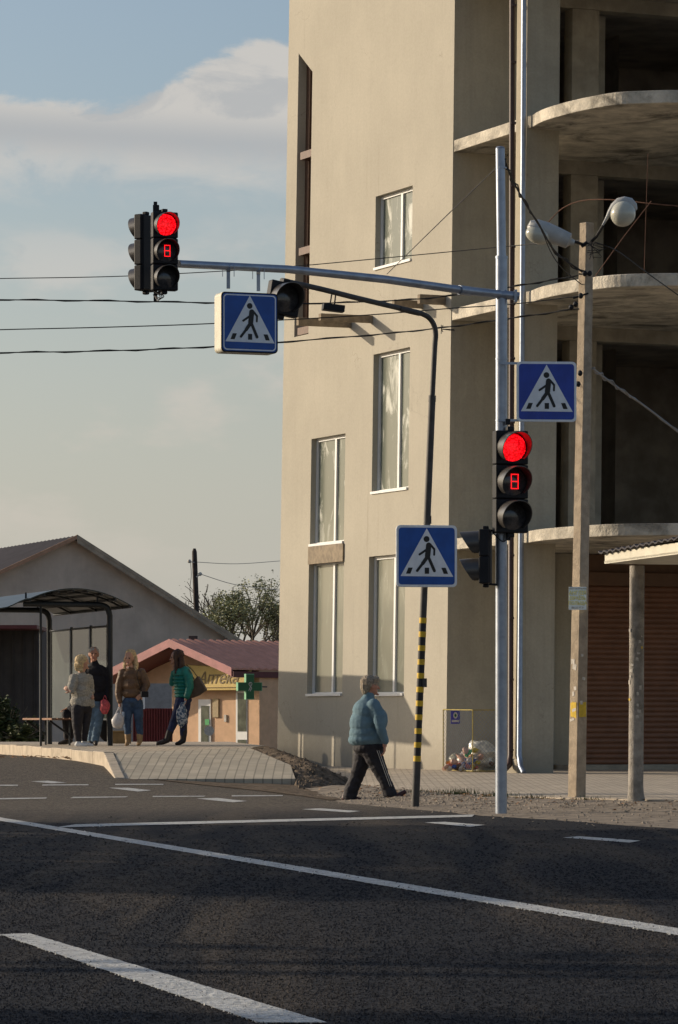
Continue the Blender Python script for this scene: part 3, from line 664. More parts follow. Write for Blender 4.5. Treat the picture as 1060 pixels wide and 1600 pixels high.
def signal_head(name, label, M, n, lit, k=1.0, group=None, vl=1.0):
    th = thing(name, label, 'traffic light', M.to_translation(), group)
    M = M @ Matrix.Scale(k, 4)
    b = MB(); b.M = M; sec = .36; H = n * sec
    for i in range(n):
        zc = (i - (n - 1) / 2) * sec; b.box((0, .07, zc), (.36, .13, sec - .006))
    b.box((0, .10, 0), (.30, .10, H - .02)); b.box((0, .08, H / 2 + .02), (.08, .08, .05)); b.box((0, .08, -H / 2 - .02), (.08, .08, .05))
    b.build('housing', M_black, th, bevel=.012)
    for i in range(n):
        zc = ((n - 1) / 2 - i) * sec; st = lit[i]
        b = MB(); b.M = M; rr = .148; vs = [(0, -.03, zc)]
        for j in range(1, 5):
            for a in range(24): w = 2 * math.pi * a / 24; q = rr * j / 4; vs.append((q * math.cos(w), .0 - .03 * (1 - (j / 4) ** 2), zc + q * math.sin(w)))
        fs = [(0, 1 + a, 1 + (a + 1) % 24) for a in range(24)]
        for j in range(3): fs += [(1 + j * 24 + a, 1 + j * 24 + (a + 1) % 24, 25 + j * 24 + (a + 1) % 24, 25 + j * 24 + a) for a in range(24)]
        b.add(vs, fs); L = b.build('lens', M_red if st == 'red' else M_blackdk, th, smooth=True)
        # visor: open-bottomed tunnel
        b = MB(); b.M = M; N = 28; vs = []; half = R(138)
        for rad in (.166, .158):
            for j in range(4):
                for a in range(N + 1):
                    w = -half + 2 * half * a / N; ln = .27 * vl * (.32 + .68 * (math.cos(w * .62)) ** 1.3)
                    y = .004 - ln * j / 3; rr2 = rad * (1 - .03 * j / 3); vs.append((rr2 * math.sin(w), y, zc + rr2 * math.cos(w) - .01 * j / 3))
        q = (N + 1) * 4; fs = []
        for s0 in (0, q): fs += [(s0 + j * (N + 1) + a, s0 + j * (N + 1) + a + 1, s0 + (j + 1) * (N + 1) + a + 1, s0 + (j + 1) * (N + 1) + a) for j in range(3) for a in range(N)]
        fs += [(3 * (N + 1) + a, 3 * (N + 1) + a + 1, q + 3 * (N + 1) + a + 1, q + 3 * (N + 1) + a) for a in range(N)]
        b.add(vs, fs); b.build('visor', M_visor, th, smooth=True)
        if st == 'digit':
            b = MB(); b.M = M; pts = set()
            for a in range(7): pts |= {(-3, a), (3, a), (-3, -a), (3, -a)}
            for a in range(-3, 4): pts |= {(a, 6), (a, 0), (a, -6)}
            for (a, c) in pts: b.ell((.015 + a * .0125, -.034, zc + c * .0125), .0052, nu=6, nv=4)
            b.build('countdown_digit', M_led, th)
    return th
def zrot(deg): return R(deg)

# main galvanised pole with mast arm
DP = 40.5
pole = thing('signal_pole', 'tall galvanised steel pole with long mast arm over the road', 'pole', P(783.5, 1273, DP))
b = MB(); rb = .062
b.tube([P(783.5, 1275, DP), P(784, 402, DP)], rb, 20); b.tube([P(784, 401, DP), P(782, 232, DP)], .049, 18)
b.tube([P(784, 404, DP), P(784, 400, DP)], .066, 20); b.ell(P(782, 231, DP), (.049, .049, .02))
b.build('post', M_galv, pole, smooth=True)
b = MB(); AE = P(279, 412, 37.7); AS = P(783, 460, DP)
b.tube([P(812, 463, DP - .02), AS + Vector((0, -.02, 0)), P(720, 453, 40.1)], .045, 16)
b.tube([P(724, 453.5, 40.13), P(600, 436, 39.4), P(450, 420.5, 38.65), AE], [.043, .042, .040, .038], 16)
b.tube([P(735, 455, 40.2), P(718, 452.6, 40.08)], .050, 16); b.tube([P(777, 460, DP - .02), P(791, 461, DP - .02)], .055, 16); b.box(P(806, 462.5, DP - .02), (.03, .12, .13))
b.build('mast_arm', M_galv, pole, smooth=True)
b = MB()
for py in (561, 657, 836, 914, 262):
    b.tube([P(784, py + 1, DP), P(784, py - 1, DP)], .067 if py > 300 else .055, 16); b.build('clamp', M_galv, pole); b = MB()
for px, py in ((357, 420), (404, 424)):
    D = 37.7 + 2.8 * (px - 280) / 503
    b.box(P(px, py + 15, D), (.035, .03, .2)); b.tube([P(px - 3, py - 2, D), P(px + 3, py - 2, D)], .047, 12)
    for s_ in (-9, 9): b.tube([P(px + s_, py - 6, D), P(px + s_, py + 12, D)], .004, 6)
    b.build('sign_hanger', M_galv, pole); b = MB()
b = MB()
b.box(P(243, 393, 37.72), (.035, .035, .98)); b.box(P(244, 326, 37.66), (.06, .06, .07)); b.tube([P(243, 330, 37.7), P(262, 328, 37.7)], .012, 8); b.tube([P(240, 462, 37.7), P(262, 448, 37.7)], .014, 8)
for k in range(3): b.tube(catmull([P(240 + 2 * k, 455, 37.6), P(250 + 3 * k, 462, 37.5), P(247 + 2 * k, 470 - 2 * k, 37.5), P(242, 462, 37.6)], 5), .005, 5)
b.build('bracket', M_black, pole)
# lights
signal_head('traffic_light', 'large three-lens traffic light with red lit and red countdown 8, on the galvanised pole', frame(P(801, 752.5, DP - .17), R(16)), 3, ('red', 'digit', 'off'), k=1.0)
signal_head('traffic_light', 'small traffic light at the arm tip facing the viewer, red lit with countdown 8', frame(P(259, 392, 37.55), R(17)), 3, ('red', 'digit', 'off'), k=.715, vl=.85)
signal_head('traffic_light', 'traffic light at the arm tip turned away, seen from its dark back', frame(P(221, 396, 37.95), R(180 + 55)), 3, ('off', 'off', 'off'), k=.70, vl=.6)
signal_head('traffic_light', 'black two-lens pedestrian light facing left, beside the big sign', frame(P(750, 870, DP - .10), R(-98)), 2, ('off', 'off'), k=.80)
b = MB()
for py in (828, 912): b.tube([P(757, py, DP - .1), P(780, py + 2, DP - .03)], .012, 8); b.build('bracket', M_black, pole); b = MB()
b.tube(catmull([P(770, 832, DP - .1), P(786, 846, DP - .2), P(796, 838, DP - .15)]), .006, 6)
b.build('wiring', M_black, pole)
for py in (659, 840): b = MB(); b.box(P(794, py, DP - .09), (.05, .06, .06)); b.build('bracket', M_black, pole)
# sign on the galvanised pole
t = thing('road_sign', 'blue square pedestrian crossing sign on the galvanised pole, above the red light', 'road sign', P(854.5, 612, DP - .1))
M = frame(P(854.5, 612, DP - .1), R(4)); crossing_sign(t, M, .635, .02, M_signwhite, M_signblue)
b = MB(); 
for z in (.3, -.3): b = MB(); b.M = M; b.box((-.30, .03, z), (.42, .02, .025)); b.build('mounting_strip', M_galv, t)
t = thing('road_sign', 'thick cream light-box crossing sign hanging under the mast arm', 'road sign', P(389, 505, 38.2))
M = frame(P(390, 504, 38.2), R(21)); crossing_sign(t, M, .60, .20, M_cream, M_signblue2, True)

# striped pole with its own bent arm
DS = 43.5
sp = thing('striped_pole', 'slim leaning pole with black and yellow bands and a bent-over top arm', 'pole', P(649, 1262, DS))
def spx(py): return 649 + (1262 - py) * (31 / 742.0)
b = MB(); b.tube([P(649, 1263, DS), P(spx(1190), 1190, DS)], .046, 14); b.build('pole_foot', M_polegrey, sp, smooth=True)
bb = 1190; bands = MB(); dark = MB(); py = 1190.0; i = 0
while py > 968:
    q = py - (8.6 if i % 2 == 0 else 13.0); (bands if i % 2 == 0 else dark).tube([P(spx(py), py, DS), P(spx(q), q, DS)], .0435 if i % 2 == 0 else .0415, 14); py = q; i += 1
    if (i - 1) % 2 == 0: bands.build('yellow_band', M_yellow, sp, smooth=True); bands = MB()
b = MB(); b.tube([P(spx(1190), 1190, DS), P(spx(py), py, DS)], .0415, 14); b.build('black_band_section', M_blackpaint, sp, smooth=True)
b = MB(); b.tube([P(spx(py), py, DS), P(spx(625), 625, DS)], .040, 14)
arm = [P(spx(625), 625, DS), P(679.5, 545, DS), P(681, 520, DS - .02), P(676, 503, DS - .05), P(664, 492, DS - .12), P(640, 485, DS - .25), P(560, 466, DS - .8), P(500, 451, DS - 1.2), P(440, 438, DS - 1.6)]
b.tube(catmull(arm, 6), [.030] * 49, 12); b.tube([P(spx(628), 628, DS), P(spx(618), 618, DS)], .043, 14); b.tube([P(655, 489, DS - .2), P(625, 482, DS - .36)], .034, 12)
b.build('arm', M_polegrey, sp, smooth=True)
b = MB(); b.box(P(664, 1067, DS - .03), (.05, .05, .1)); b.build('junction_box', M_polegrey, sp); b = MB(); b.box(P(671, 812, DS), (.05, .05, .09)); b.build('junction_box', M_polegrey, sp)
t = thing('camera_unit', 'small black box camera hanging under the thin bent arm', 'traffic camera', P(521, 480, DS - 1.05))
b = MB(); b.M = frame(P(521, 481, DS - 1.05), R(10), R(6)); b.box((0, 0, 0), (.24, .14, .075)); b.box((-.1, -.06, -.01), (.05, .05, .05)); b.build('body', M_black, t, bevel=.006)
b = MB(); b.tube([P(523, 476, DS - 1.05), P(525, 458, DS - 1.03)], .009, 6); b.tube([P(516, 476, DS - 1.05), P(519, 457, DS - 1.03)], .009, 6); b.build('bracket', M_black, t)
signal_head('traffic_light', 'unlit black traffic light hung at the thin arm tip behind the light-box sign', frame(P(446, 466, DS - 1.75), R(20), R(10)), 1, ('off',), k=1.0)
t = thing('road_sign', 'lowest blue pedestrian crossing sign, on the striped pole', 'road sign', P(667, 869, DS - .08))
M = frame(P(667, 869, DS - .09), R(9)); crossing_sign(t, M, .70, .025, M_signwhite, M_signblue2)

# ------------------------------------------------------------------ concrete lamp pole
DC = 44.7
cp = thing('concrete_pole', 'weathered square concrete pole carrying two street lamps and cables', 'pole', P(902, 1243, DC))
b = MB(); A0 = P(901.5, 1250, DC); A1 = P(917.5, 348, DC); rz = R(38)
def ringc(c, s): return [c + Matrix.Rotation(rz, 3, 'Z') @ Vector((s * a, s * e, 0)) for a, e in ((-.5, -.5), (.5, -.5), (.5, .5), (-.5, .5))]
def cpc(py): return A0.lerp(A1, (1250 - py) / (1250 - 348))
rows = [ringc(cpc(1250 - 902 * i / 30) + Vector((random.uniform(-.002, .002), 0, 0)), .150 - .032 * i / 30) for i in range(31)]
b.add([p for r_ in rows for p in r_], [(4 * i + k, 4 * i + (k + 1) % 4, 4 * i + 4 + (k + 1) % 4, 4 * i + 4 + k) for i in range(30) for k in range(4)] + [(120, 121, 122, 123)])
b.build('post', M_pole, cp, bevel=.008)
def facept(py, face, off, along=0):      # face 0: lit left-front, 1: shaded right-front
    c = cpc(py); m = Matrix.Rotation(rz, 3, 'Z'); s = (.150 - .032 * (1250 - py) / 902) / 2 + off
    # local -x face looks left-front, -y face looks right-front
    return c + m @ (Vector((-s, along, 0)) if face == 0 else Vector((along, -s, 0)))
def pasted(py, face, w, h, m, parent, name='notice', along=0, tilt=0, **kw):
    b = MB(); a = rz + (R(-90) if face == 0 else 0)
    b.M = Matrix.Translation(facept(py, face, .004, along)) @ Matrix.Rotation(a, 4, 'Z') @ Matrix.Rotation(R(tilt), 4, 'Y')
    n = 6; pts = []
    for i in range(n): pts.append((-w / 2 + w * i / (n - 1), 0, h / 2 * random.uniform(.85, 1.05)))
    for i in range(n): pts.append((w / 2 - w * i / (n - 1), 0, -h / 2 * random.uniform(.8, 1.1)))
    b.prism(pts, (0, .002, 0)); return b.build(name, m, parent, **kw)
t = thing('notice', 'pale blue job advert with yellow lettering high on the concrete pole', 'notice', P(903, 935, DC - .14))
b = MB(); M = frame(P(903, 935, DC - .13), R(0)); b.M = M; b.box((0, 0, 0), (.205, .006, .265)); b.build('sheet', M_poster, t)
for s_, z_, sz in (('АНГЛІЯ', .062, .062), ('ІЗРАЇЛЬ', .0, .054), ('ПОЛЬЩА', -.058, .056)):
    text_part(s_, sz, M @ Matrix.Translation((0, -.006, z_)) @ FACE, M_postxt, t, bold=.001, sx=.85)
text_part('РОБОТА ЗА КОРДОНОМ', .022, M @ Matrix.Translation((0, -.006, .113)) @ FACE, M_paper_w, t, sx=.8)
text_part('098 215 47 36', .03, M @ Matrix.Translation((0, -.006, -.108)) @ FACE, M_paper_w, t, sx=.8)
for (py, fc, w, h, m, lab, al) in ((1109, 0, .10, .18, M_paper_y, 'yellow torn notice on the sunlit face of the concrete pole', 0), (1109, 1, .11, .18, M_paper_y, 'yellow torn notice on the shaded face of the concrete pole', 0)):
    b_ = pasted(py, fc, w, h, m, None, along=al, label=lab, category='notice')
for k in range(9):
    b_ = pasted(1020 + 13 * k + random.uniform(-4, 4), 0 if k % 3 else 1, random.uniform(.03, .07), random.uniform(.03, .08), M_paper_w, None, 'paper_scrap', along=random.uniform(-.03, .03), tilt=random.uniform(-20, 20), label='torn scrap of pale paper stuck to the concrete pole', category='paper scrap', group='paper scraps on the concrete pole')
# lamps
t = thing('street_lamp', 'left street lamp with long pale shell pointing left off the concrete pole', 'street lamp', P(916, 380, DC))
b = MB(); rows = [(898, 379, .03), (892, 377.5, .045), (889, 376, .092), (872, 369, .102), (852, 361, .112), (838, 356.5, .108), (829, 355, .08), (824.5, 356, .02)]
b.tube([P(x, y, DC - .25) for x, y, r in rows], [r for *_, r in rows], 16); b.build('shell', M_lampw, t, smooth=True)
b = MB(); b.ell(P(842, 367, DC - .27), (.155, .12, .105), Matrix.Rotation(R(18), 3, 'Y'), 20, 12); b.build('bulb_cover', M_globe, t, smooth=True)
b = MB(); b.tube([P(918, 384, DC), P(897, 377, DC - .25)], .018, 8); b.tube([P(909, 385, DC - .1), P(918, 378, DC - .1)], .02, 8); b.build('bracket', M_black, t)
t = thing('street_lamp', 'right street lamp with round globe under a curved cap', 'street lamp', P(920, 378, DC))
b = MB(); b.ell(P(974, 334, DC - .3), (.145, .145, .15), Matrix.Rotation(R(20), 3, 'Y'), 22, 14); b.build('globe', M_globe, t, smooth=True)
b = MB(); cpts = [(942, 352, .018), (949, 340, .03), (954, 331, .05), (960, 325, .09), (968, 321, .135), (976, 320, .15), (984, 321, .14), (990, 325, .10), (994, 329, .04)]
b.tube([P(x, y, DC - .25) for x, y, r in cpts], [r * .66 for *_, r in cpts], 18); b.build('cap', M_lampw, t, smooth=True)
b = MB(); b.tube([P(920, 382, DC), P(932, 370, DC - .1), P(943, 352, DC - .25)], .018, 8); b.build('bracket', M_black, t)
b = MB()
for (x, y) in ((908, 462), (914, 427), (922, 427), (904, 600), (907, 583), (900, 475), (893, 480)): b.ell(P(x, y, DC - .14), (.03, .03, .035), nu=8, nv=6); b.build('insulator', M_black, cp, smooth=True); b = MB()
b.tube([P(896, 466, DC - .1), P(920, 458, DC - .1)], .012, 6); b.tube([P(905, 428, DC - .1), P(925, 428, DC - .1)], .01, 6)
for k in range(8): b.tube(catmull([P(918 + random.uniform(-6, 8), 378 + random.uniform(-4, 8), DC - .12), P(930 + random.uniform(-8, 22), 385 + random.uniform(-10, 18), DC - .2), P(922 + random.uniform(-6, 8), 400 + random.uniform(-10, 10), DC - .12)], 5), .004, 5)
b.build('wiring', M_black, cp)

# ------------------------------------------------------------------ cables
def cable(name, label, pts, r=.009, m=None, group='overhead cables', twist=False, n=8):
    c = catmull([P(*p) for p in pts], n); b = MB(); b.tube(c, r, 6)
    if twist:
        q = [p + Vector((math.cos(i * 1.1) * r * 1.6, math.sin(i * 1.1) * r, math.sin(i * 1.3) * r * 1.6)) for i, p in enumerate(c)]; b.tube(q, r * .7, 5)
    b.build(name, m or M_wire, loc=tuple(c[len(c) // 2]), smooth=True, label=label, category='cable', **({'group': group} if group else {}))
cable('overhead_cable', 'topmost thin cable passing behind the mast-arm light', [(-60, 437, 48), (0, 435, 48), (200, 431, 48), (430, 418, 47.5), (600, 403, 47), (800, 384, 46), (912, 375, DC)], .006)
cable('overhead_cable', 'thick doubled cable just above the light-box sign level', [(-60, 466, 46), (0, 468, 46), (170, 470, 46), (340, 473, 46), (480, 474, 46), (640, 468, 45.6), (740, 457, 45.3), (830, 443, 45), (915, 428, DC)], .0075, twist=True)
cable('overhead_cable', 'middle cable running behind the light-box sign', [(-60, 518, 46), (0, 515, 46), (170, 511, 46), (340, 505, 46), (560, 493, 46), (700, 482, 45.5), (800, 475, 45.2), (908, 462, DC)], .007)
cable('overhead_cable', 'lowest sagging cable crossing the sky and the facade', [(-60, 553, 46), (0, 551, 46), (170, 548, 46), (340, 541, 46), (560, 525, 46), (690, 512, 45.6), (800, 497, 45.2), (905, 482, DC)], .0075, twist=True)
cable('guy_wire', 'thin wire sloping from the galvanised pole top to the facade', [(776, 262, DP), (700, 335, 46), (605, 428, 62)], .006, group=None)
cable('drop_cable', 'drooping cable from the galvanised pole top past the left lamp', [(788, 248, DP), (800, 278, 41), (820, 315, 42), (845, 355, 43), (870, 395, 44), (914, 427, DC)], .012, twist=True, group=None)
cable('drop_cable', 'thin slack cable curving below the left lamp shell', [(848, 362, 43), (862, 395, 43.5), (880, 420, 44), (910, 445, DC)], .006, group=None)
cable('service_cable', 'pale cable falling to the right edge from the concrete pole', [(926, 575, DC), (945, 590, 45.5), (975, 612, 46), (1010, 636, 47), (1080, 690, 48)], .013, M_wiregrey, None, True)
cable('service_cable', 'thin dark cable slanting right below the round lamp', [(930, 378, DC), (965, 392, 45), (1010, 425, 46), (1080, 475, 48)], .007, group=None)
cable('balcony_wire', 'rusty arched wire across the balcony opening behind the lamps', [(856, 348, 58.5), (880, 325, 58.3), (912, 313, 58), (960, 312, 57.6), (1020, 318, 57.2), (1085, 324, 57)], .008, M_rust, None)
cable('balcony_wire', 'rusty wire rising diagonally behind the round lamp', [(930, 432, 57.3), (975, 370, 57.2), (1012, 322, 57.2), (1018, 314, 57.2)], .007, M_rust, None, n=4)
cable('balcony_wire', 'straight rusty wire hanging between two balcony slabs', [(1013, 240, 57.4), (1010, 330, 57.4), (1007, 428, 57.3)], .005, M_rust, None, n=4)
cable('far_cable', 'faint wire going right from the wooden pole top', [(302, 878, 140), (370, 881, 145), (445, 876, 150)], .012, M_wiregrey, 'wires of the wooden pole')
cable('far_cable', 'faint sagging wire from the wooden pole side', [(310, 896, 140), (370, 914, 145), (445, 923, 150)], .012, M_wiregrey, 'wires of the wooden pole')
cable('far_cable', 'slack dark wire hanging down along the wooden pole', [(298, 878, 139.7), (299, 900, 139.7), (297, 920, 139.7), (300, 942, 139.7)], .012, M_wire, 'wires of the wooden pole')
b = MB()
for k in range(7): b.tube([P(690, 514, 46.5), P(690 + random.uniform(-2, 28), 514 + random.uniform(-7, 9), 46.5)], .005, 5)
b.build('cable_tie', M_wire, loc=tuple(P(690, 514, 46.5)), label='small tangle of wire ends beside the striped pole bend', category='cable')

# ------------------------------------------------------------------ shop canopy and column on the right
DK = 42.8
cn = thing('shop_canopy', 'cream edged canopy with dark corrugated roof at the right edge', 'canopy', P(996, 1257, DK))
A = P(945, 881, 42.6); u = Vector((.36, -.933, .018)); v = Vector((.933, .36, .004))
b = MB(); b.prism([A, A + u * 5, A + u * 5 + v * 3.2, A + v * 3.2], (0, 0, .03)); b.build('soffit', M_cream, cn)
b = MB(); b.prism([A, A + u * 5, A + u * 5 + v * .03, A + v * .03], (0, 0, .125)); b.prism([A + v * .031, A + v * 3.2, A + v * 3.2 + u * .03, A + v * .031 + u * .03], (0, 0, .125)); b.build('fascia', M_cream, cn, bevel=.01)
b = MB(); vs = []; n = 110
for i in range(n + 1):
    s_ = -.06 + 5.1 * i / n; h_ = .135 + .014 * math.cos(i * 1.9) + .02 * s_
    for w_ in (-.05, 3.3): vs.append(A + u * s_ + v * w_ + Vector((0, 0, h_ + .03 * (w_ > 0))))
for i in range(n + 1):
    s_ = -.06 + 5.1 * i / n; h_ = .128 + .014 * math.cos(i * 1.9) + .02 * s_
    for w_ in (-.05, 3.3): vs.append(A + u * s_ + v * w_ + Vector((0, 0, h_ - .012)))
fs = []
for o_ in (0, 2 * (n + 1)): fs += [(o_ + 2 * i, o_ + 2 * i + 1, o_ + 2 * i + 3, o_ + 2 * i + 2) for i in range(n)]
fs += [(2 * i, 2 * i + 2, 2 * (n + 1) + 2 * i + 2, 2 * (n + 1) + 2 * i) for i in range(n)]
b.add(vs, fs); b.build('roof_sheet', M_roofdark, cn)
b = MB(); rows = [(994.5, 1258, .098), (994.5, 1248, .098), (994, 1240, .090), (994, 1228, .084), (995, 1100, .083), (996, 884, .083)]
b.tube([P(x, y, DK) for x, y, r in rows], [r for *_, r in rows], 20); b.build('column', mat('column_concrete', (.31, .28, .24), .9, var=.3, scale=6, bump=1.5, dirt=.65), cn, smooth=True)
for k in range(16):
    py = 985 + 9 * k; a = random.uniform(-80, 50); c = P(994.7, py, DK); b = MB(); b.M = Matrix.Translation(c) @ Matrix.Rotation(R(a), 4, 'Z'); w = random.uniform(.02, .045); h = random.uniform(.02, .06)
    n = 4; b.prism([(-w / 2 + w * i / n, -.0865 + .0865 * (1 - math.cos((i - n / 2) * w / n / .0865)), h / 2 * random.uniform(.6, 1.1)) for i in range(n + 1)] + [(w / 2 - w * i / n, -.0865 + .0865 * (1 - math.cos((i - n / 2) * w / n / .0865)), -h / 2 * random.uniform(.6, 1.1)) for i in range(n + 1)], (0, .002, 0))
    yl = k in (3, 12); b.build('paper_scrap', M_paper_y if yl else M_paper_w, loc=tuple(c), label='yellow paper remnant stuck to the round column' if yl else 'small torn pale paper on the round column', category='paper scrap', group='yellow scraps on the round column' if yl else 'paper scraps on the round column')

# ------------------------------------------------------------------ bin cage with rubbish
cg = thing('mesh_cage', 'yellow framed wire mesh cage for rubbish at the building corner', 'cage', P(735, 1204, 60.8))
ca = P(693, 1204, 60.6); cb = P(739, 1206, 59.7); cc = cb + Vector((.46, .203, 0)); cd = ca + Vector((.46, .203, 0)); Hc = .96
b = MB()
for p in (ca, cb, cc): b.tube([p, p + Vector((0, 0, Hc))], .010, 6)
for a_, c_ in ((ca, cb), (cb, cc)):
    for z in (.01, Hc): b.tube([a_ + Vector((0, 0, z)), c_ + Vector((0, 0, z))], .009, 6)
b.tube([ca + Vector((0, 0, Hc)), cd + Vector((0, 0, Hc))], .012, 6)
b.build('cage_frame', M_frame, cg)
b = MB()
for a_, c_ in ((ca, cb), (cb, cc)):
    d = c_ - a_; L = d.length; st = .065; n = int((L + Hc) / st)
    for i in range(n):
        s0 = i * st
        for sg in (0, 1):
            x0, z0 = (s0, 0) if s0 < L else (L, s0 - L); x1, z1 = (s0 - Hc, Hc) if s0 > Hc else (0, s0)
            if z0 >= Hc: continue
            if sg: z0, z1 = Hc - z0, Hc - z1
            b.tube([a_ + d * (x0 / L) + Vector((0, 0, z0)), a_ + d * (x1 / L) + Vector((0, 0, z1))], .0022, 4, cap=False)
b.build('wire_mesh', M_galv, cg)
t = thing('cage_notice', 'small purple notice with white oval fixed to the yellow cage', 'notice', P(712, 1121, 60.2))
b = MB(); M = frame(P(712, 1121, 60.15), R(8)); b.M = M; b.box((0, 0, 0), (.145, .008, .205)); b.build('plate', mat('purple_notice', (.06, .05, .30), .5), t)
b = MB(); b.M = M; b.ell((0, -.006, .03), (.036, .003, .052), nu=16, nv=8); b.box((0, -.006, -.058), (.118, .004, .035)); b.build('white_print', M_paper_w, t)
b = MB(); b.M = M; b.ell((0, -.009, .03), (.018, .002, .024), nu=12, nv=6); b.build('emblem', M_green, t)
def crumple(b, c, r, seed, nu=16, nv=11, amp=.35):
    o = len(b.v); b.ell(c, r, nu=nu, nv=nv); c = Vector(c)
    for i in range(o, len(b.v)):
        d = b.v[i] - c; n = noise.noise(b.v[i] * 9 + Vector((seed, 0, 0))) + .5 * noise.noise(b.v[i] * 24 + Vector((seed, 5, 0))); b.v[i] = c + d * (1 + amp * n)
bagm = [mat('bag_clear', (.62, .60, .52), .3, var=.3, scale=14, spec=.6), mat('bag_grey', (.42, .43, .36), .3, var=.3, scale=14, spec=.6), mat('bag_olive', (.36, .34, .24), .35, var=.4, scale=14)]
for k, (x, y, r, m, lab) in enumerate(((754, 1178, .24, 0, 'big pale see-through rubbish bag on top of the heap'), (743, 1188, .17, 1, 'greyish rubbish bag behind the cage door post'), (768, 1187, .20, 2, 'olive rubbish bag slumped at the right of the heap'), (727, 1189, .15, 0, 'crumpled whitish bag at the middle of the heap'), (714, 1187, .12, 2, 'small olive bag left of the pale heap'), (758, 1196, .15, 1, 'low grey bag at the heap foot'))):
    c = P(x, y, 60.4 + .1 * (k % 3)); b = MB(); crumple(b, c, (r, r * .8, r * .8), k * 3.3); b.build('rubbish_bag', bagm[m], loc=tuple(c), smooth=True, label=lab, category='rubbish bag', group='rubbish bags in the cage')
lc = [((.5, .22, .04), 'orange'), ((.5, .45, .4), 'white'), ((.05, .10, .3), 'blue'), ((.45, .12, .08), 'red'), ((.02, .28, .06), 'green'), ((.5, .30, .22), 'pinkish'), ((.12, .07, .04), 'brown'), ((.5, .4, .05), 'yellow')]
for k in range(44):
    x = random.uniform(697, 742) if k < 34 else random.uniform(735, 768); y = 1201 - abs(random.gauss(0, 1)) * (4 + (x - 697) * .28); y = max(y, 1172)
    if k == 0: x, y, ci = 733, 1177, 4
    else: ci = random.choice([0, 1, 1, 2, 3, 5, 5, 6, 7, 3])
    c = P(x, y, 60.3 - .3 * random.random()); c.z = max(c.z, .23); b = MB()
    if k % 3 == 0:
        a = Matrix.Rotation(random.uniform(0, 3), 3, 'Z') @ Matrix.Rotation(random.uniform(.6, 1.6), 3, 'Y'); d = a @ Vector((0, 0, 1)); b.tube([c - d * .07, c + d * .04, c + d * .065, c + d * .09], [.03, .03, .014, .012], 10)
        nm = 'bottle'
    else: crumple(b, c, (random.uniform(.03, .07), .04, random.uniform(.03, .05)), k, 9, 6, .6); nm = 'wrapper'
    cn_ = lc[ci][1]
    b.build(nm, mat('litter_' + cn_, lc[ci][0], .5, var=.2, scale=20), loc=tuple(c), smooth=(nm == 'bottle'), label='%s crumpled %s in the rubbish heap of the cage' % (cn_, nm), category='litter', group='%s %ss in the rubbish heap' % (cn_, nm))

# ------------------------------------------------------------------ bus shelter
bs = thing('bus_shelter', 'dark steel bus shelter with curved roof and glass back', 'bus shelter', P(172, 1160, 66))
p1 = Vector((-3.94, 66.0, ZP)); p2 = Vector((-5.28, 70.0, ZP)); bd = (p2 - p1).normalized(); e_ = Vector((-.95, -.318, 0))
def fr_arm(p, L, name):
    b = MB(); h = 2.24 + (.02 if name else 0)
    pts = [p, p + Vector((0, 0, h)), p + e_ * .05 + Vector((0, 0, h + .13)), p + e_ * .17 + Vector((0, 0, h + .18)), p + e_ * .4 + Vector((0, 0, h + .185)), p + e_ * L + Vector((0, 0, h + .185))]
    b.tube([pts[0], pts[1]] + catmull(pts[1:5], 5)[1:] + [pts[5]], .05, 12); b.build('frame_post', M_shelter, bs, smooth=True)
fr_arm(p1, 1.52, ''); fr_arm(p2, 1.52, 'x')
b = MB(); pf = p1 + e_ * 1.22; b.tube([pf, pf + Vector((0, 0, 2.4))], .022, 10); b.build('front_post', M_shelter, bs, smooth=True)
def roofz(s): return 2.69 - .30 * ((s - .72) / 1.02) ** 2
b = MB(); n = 26; vs = []; r0 = p1 - bd * .4; r1 = p2 + bd * .7
for dz_ in (0, -.02):
    for i in range(n + 1):
        s_ = -.30 + 2.6 * i / n; z = ZP + (roofz(s_) if s_ < 1.5 else roofz(1.5) - .16 * sstep((s_ - 1.5) / .5) - .02 * (s_ - 1.5)) + dz_
        for q in (r0, r1): vs.append(Vector((q.x, q.y, 0)) + e_ * s_ + Vector((0, 0, z)))
N2 = 2 * (n + 1); fs = []
for o_ in (0, N2): fs += [(o_ + 2 * i, o_ + 2 * i + 1, o_ + 2 * i + 3, o_ + 2 * i + 2) for i in range(n)]
fs += [(2 * i, 2 * i + 2, N2 + 2 * i + 2, N2 + 2 * i) for i in range(n)] + [(2 * i + 1, 2 * i + 3, N2 + 2 * i + 3, N2 + 2 * i + 1) for i in range(n)]
b.add(vs, fs); b.build('roof', M_shroof, bs, smooth=True)
b = MB()
for k in range(8):
    s_ = -.25 + 1.75 * k / 7; z = ZP + min(roofz(s_), roofz(min(s_, 1.5))) - .045; b.tube([Vector((r0.x, r0.y, z)) + e_ * s_, Vector((r1.x, r1.y, z)) + e_ * s_], .018, 6)
for k in range(3):
    q = r0.lerp(r1, (k + .25) / 3); b.tube([Vector((q.x, q.y, ZP + roofz(-.25 + 1.75 * i / 10) - .05)) + e_ * (-.25 + 1.75 * i / 10) for i in range(11)], .02, 6)
b.build('roof_rib', M_shelter, bs)
b = MB()
for s_ in (.22, 1.48):
    for p in (p1, p2): b.box(p + e_ * s_ + Vector((0, 0, 2.52)), (.03, .03, .2))
for z in (.45, 2.06): b.tube([p1 + Vector((0, 0, z)), p2 + Vector((0, 0, z))], .02, 6)
for k in (0.03, .3, .62, .97): q = p1.lerp(p2, k); b.tube([q + Vector((0, 0, .4)), q + Vector((0, 0, 2.1))], .028, 6)
b.build('back_rail', M_shelter, bs)
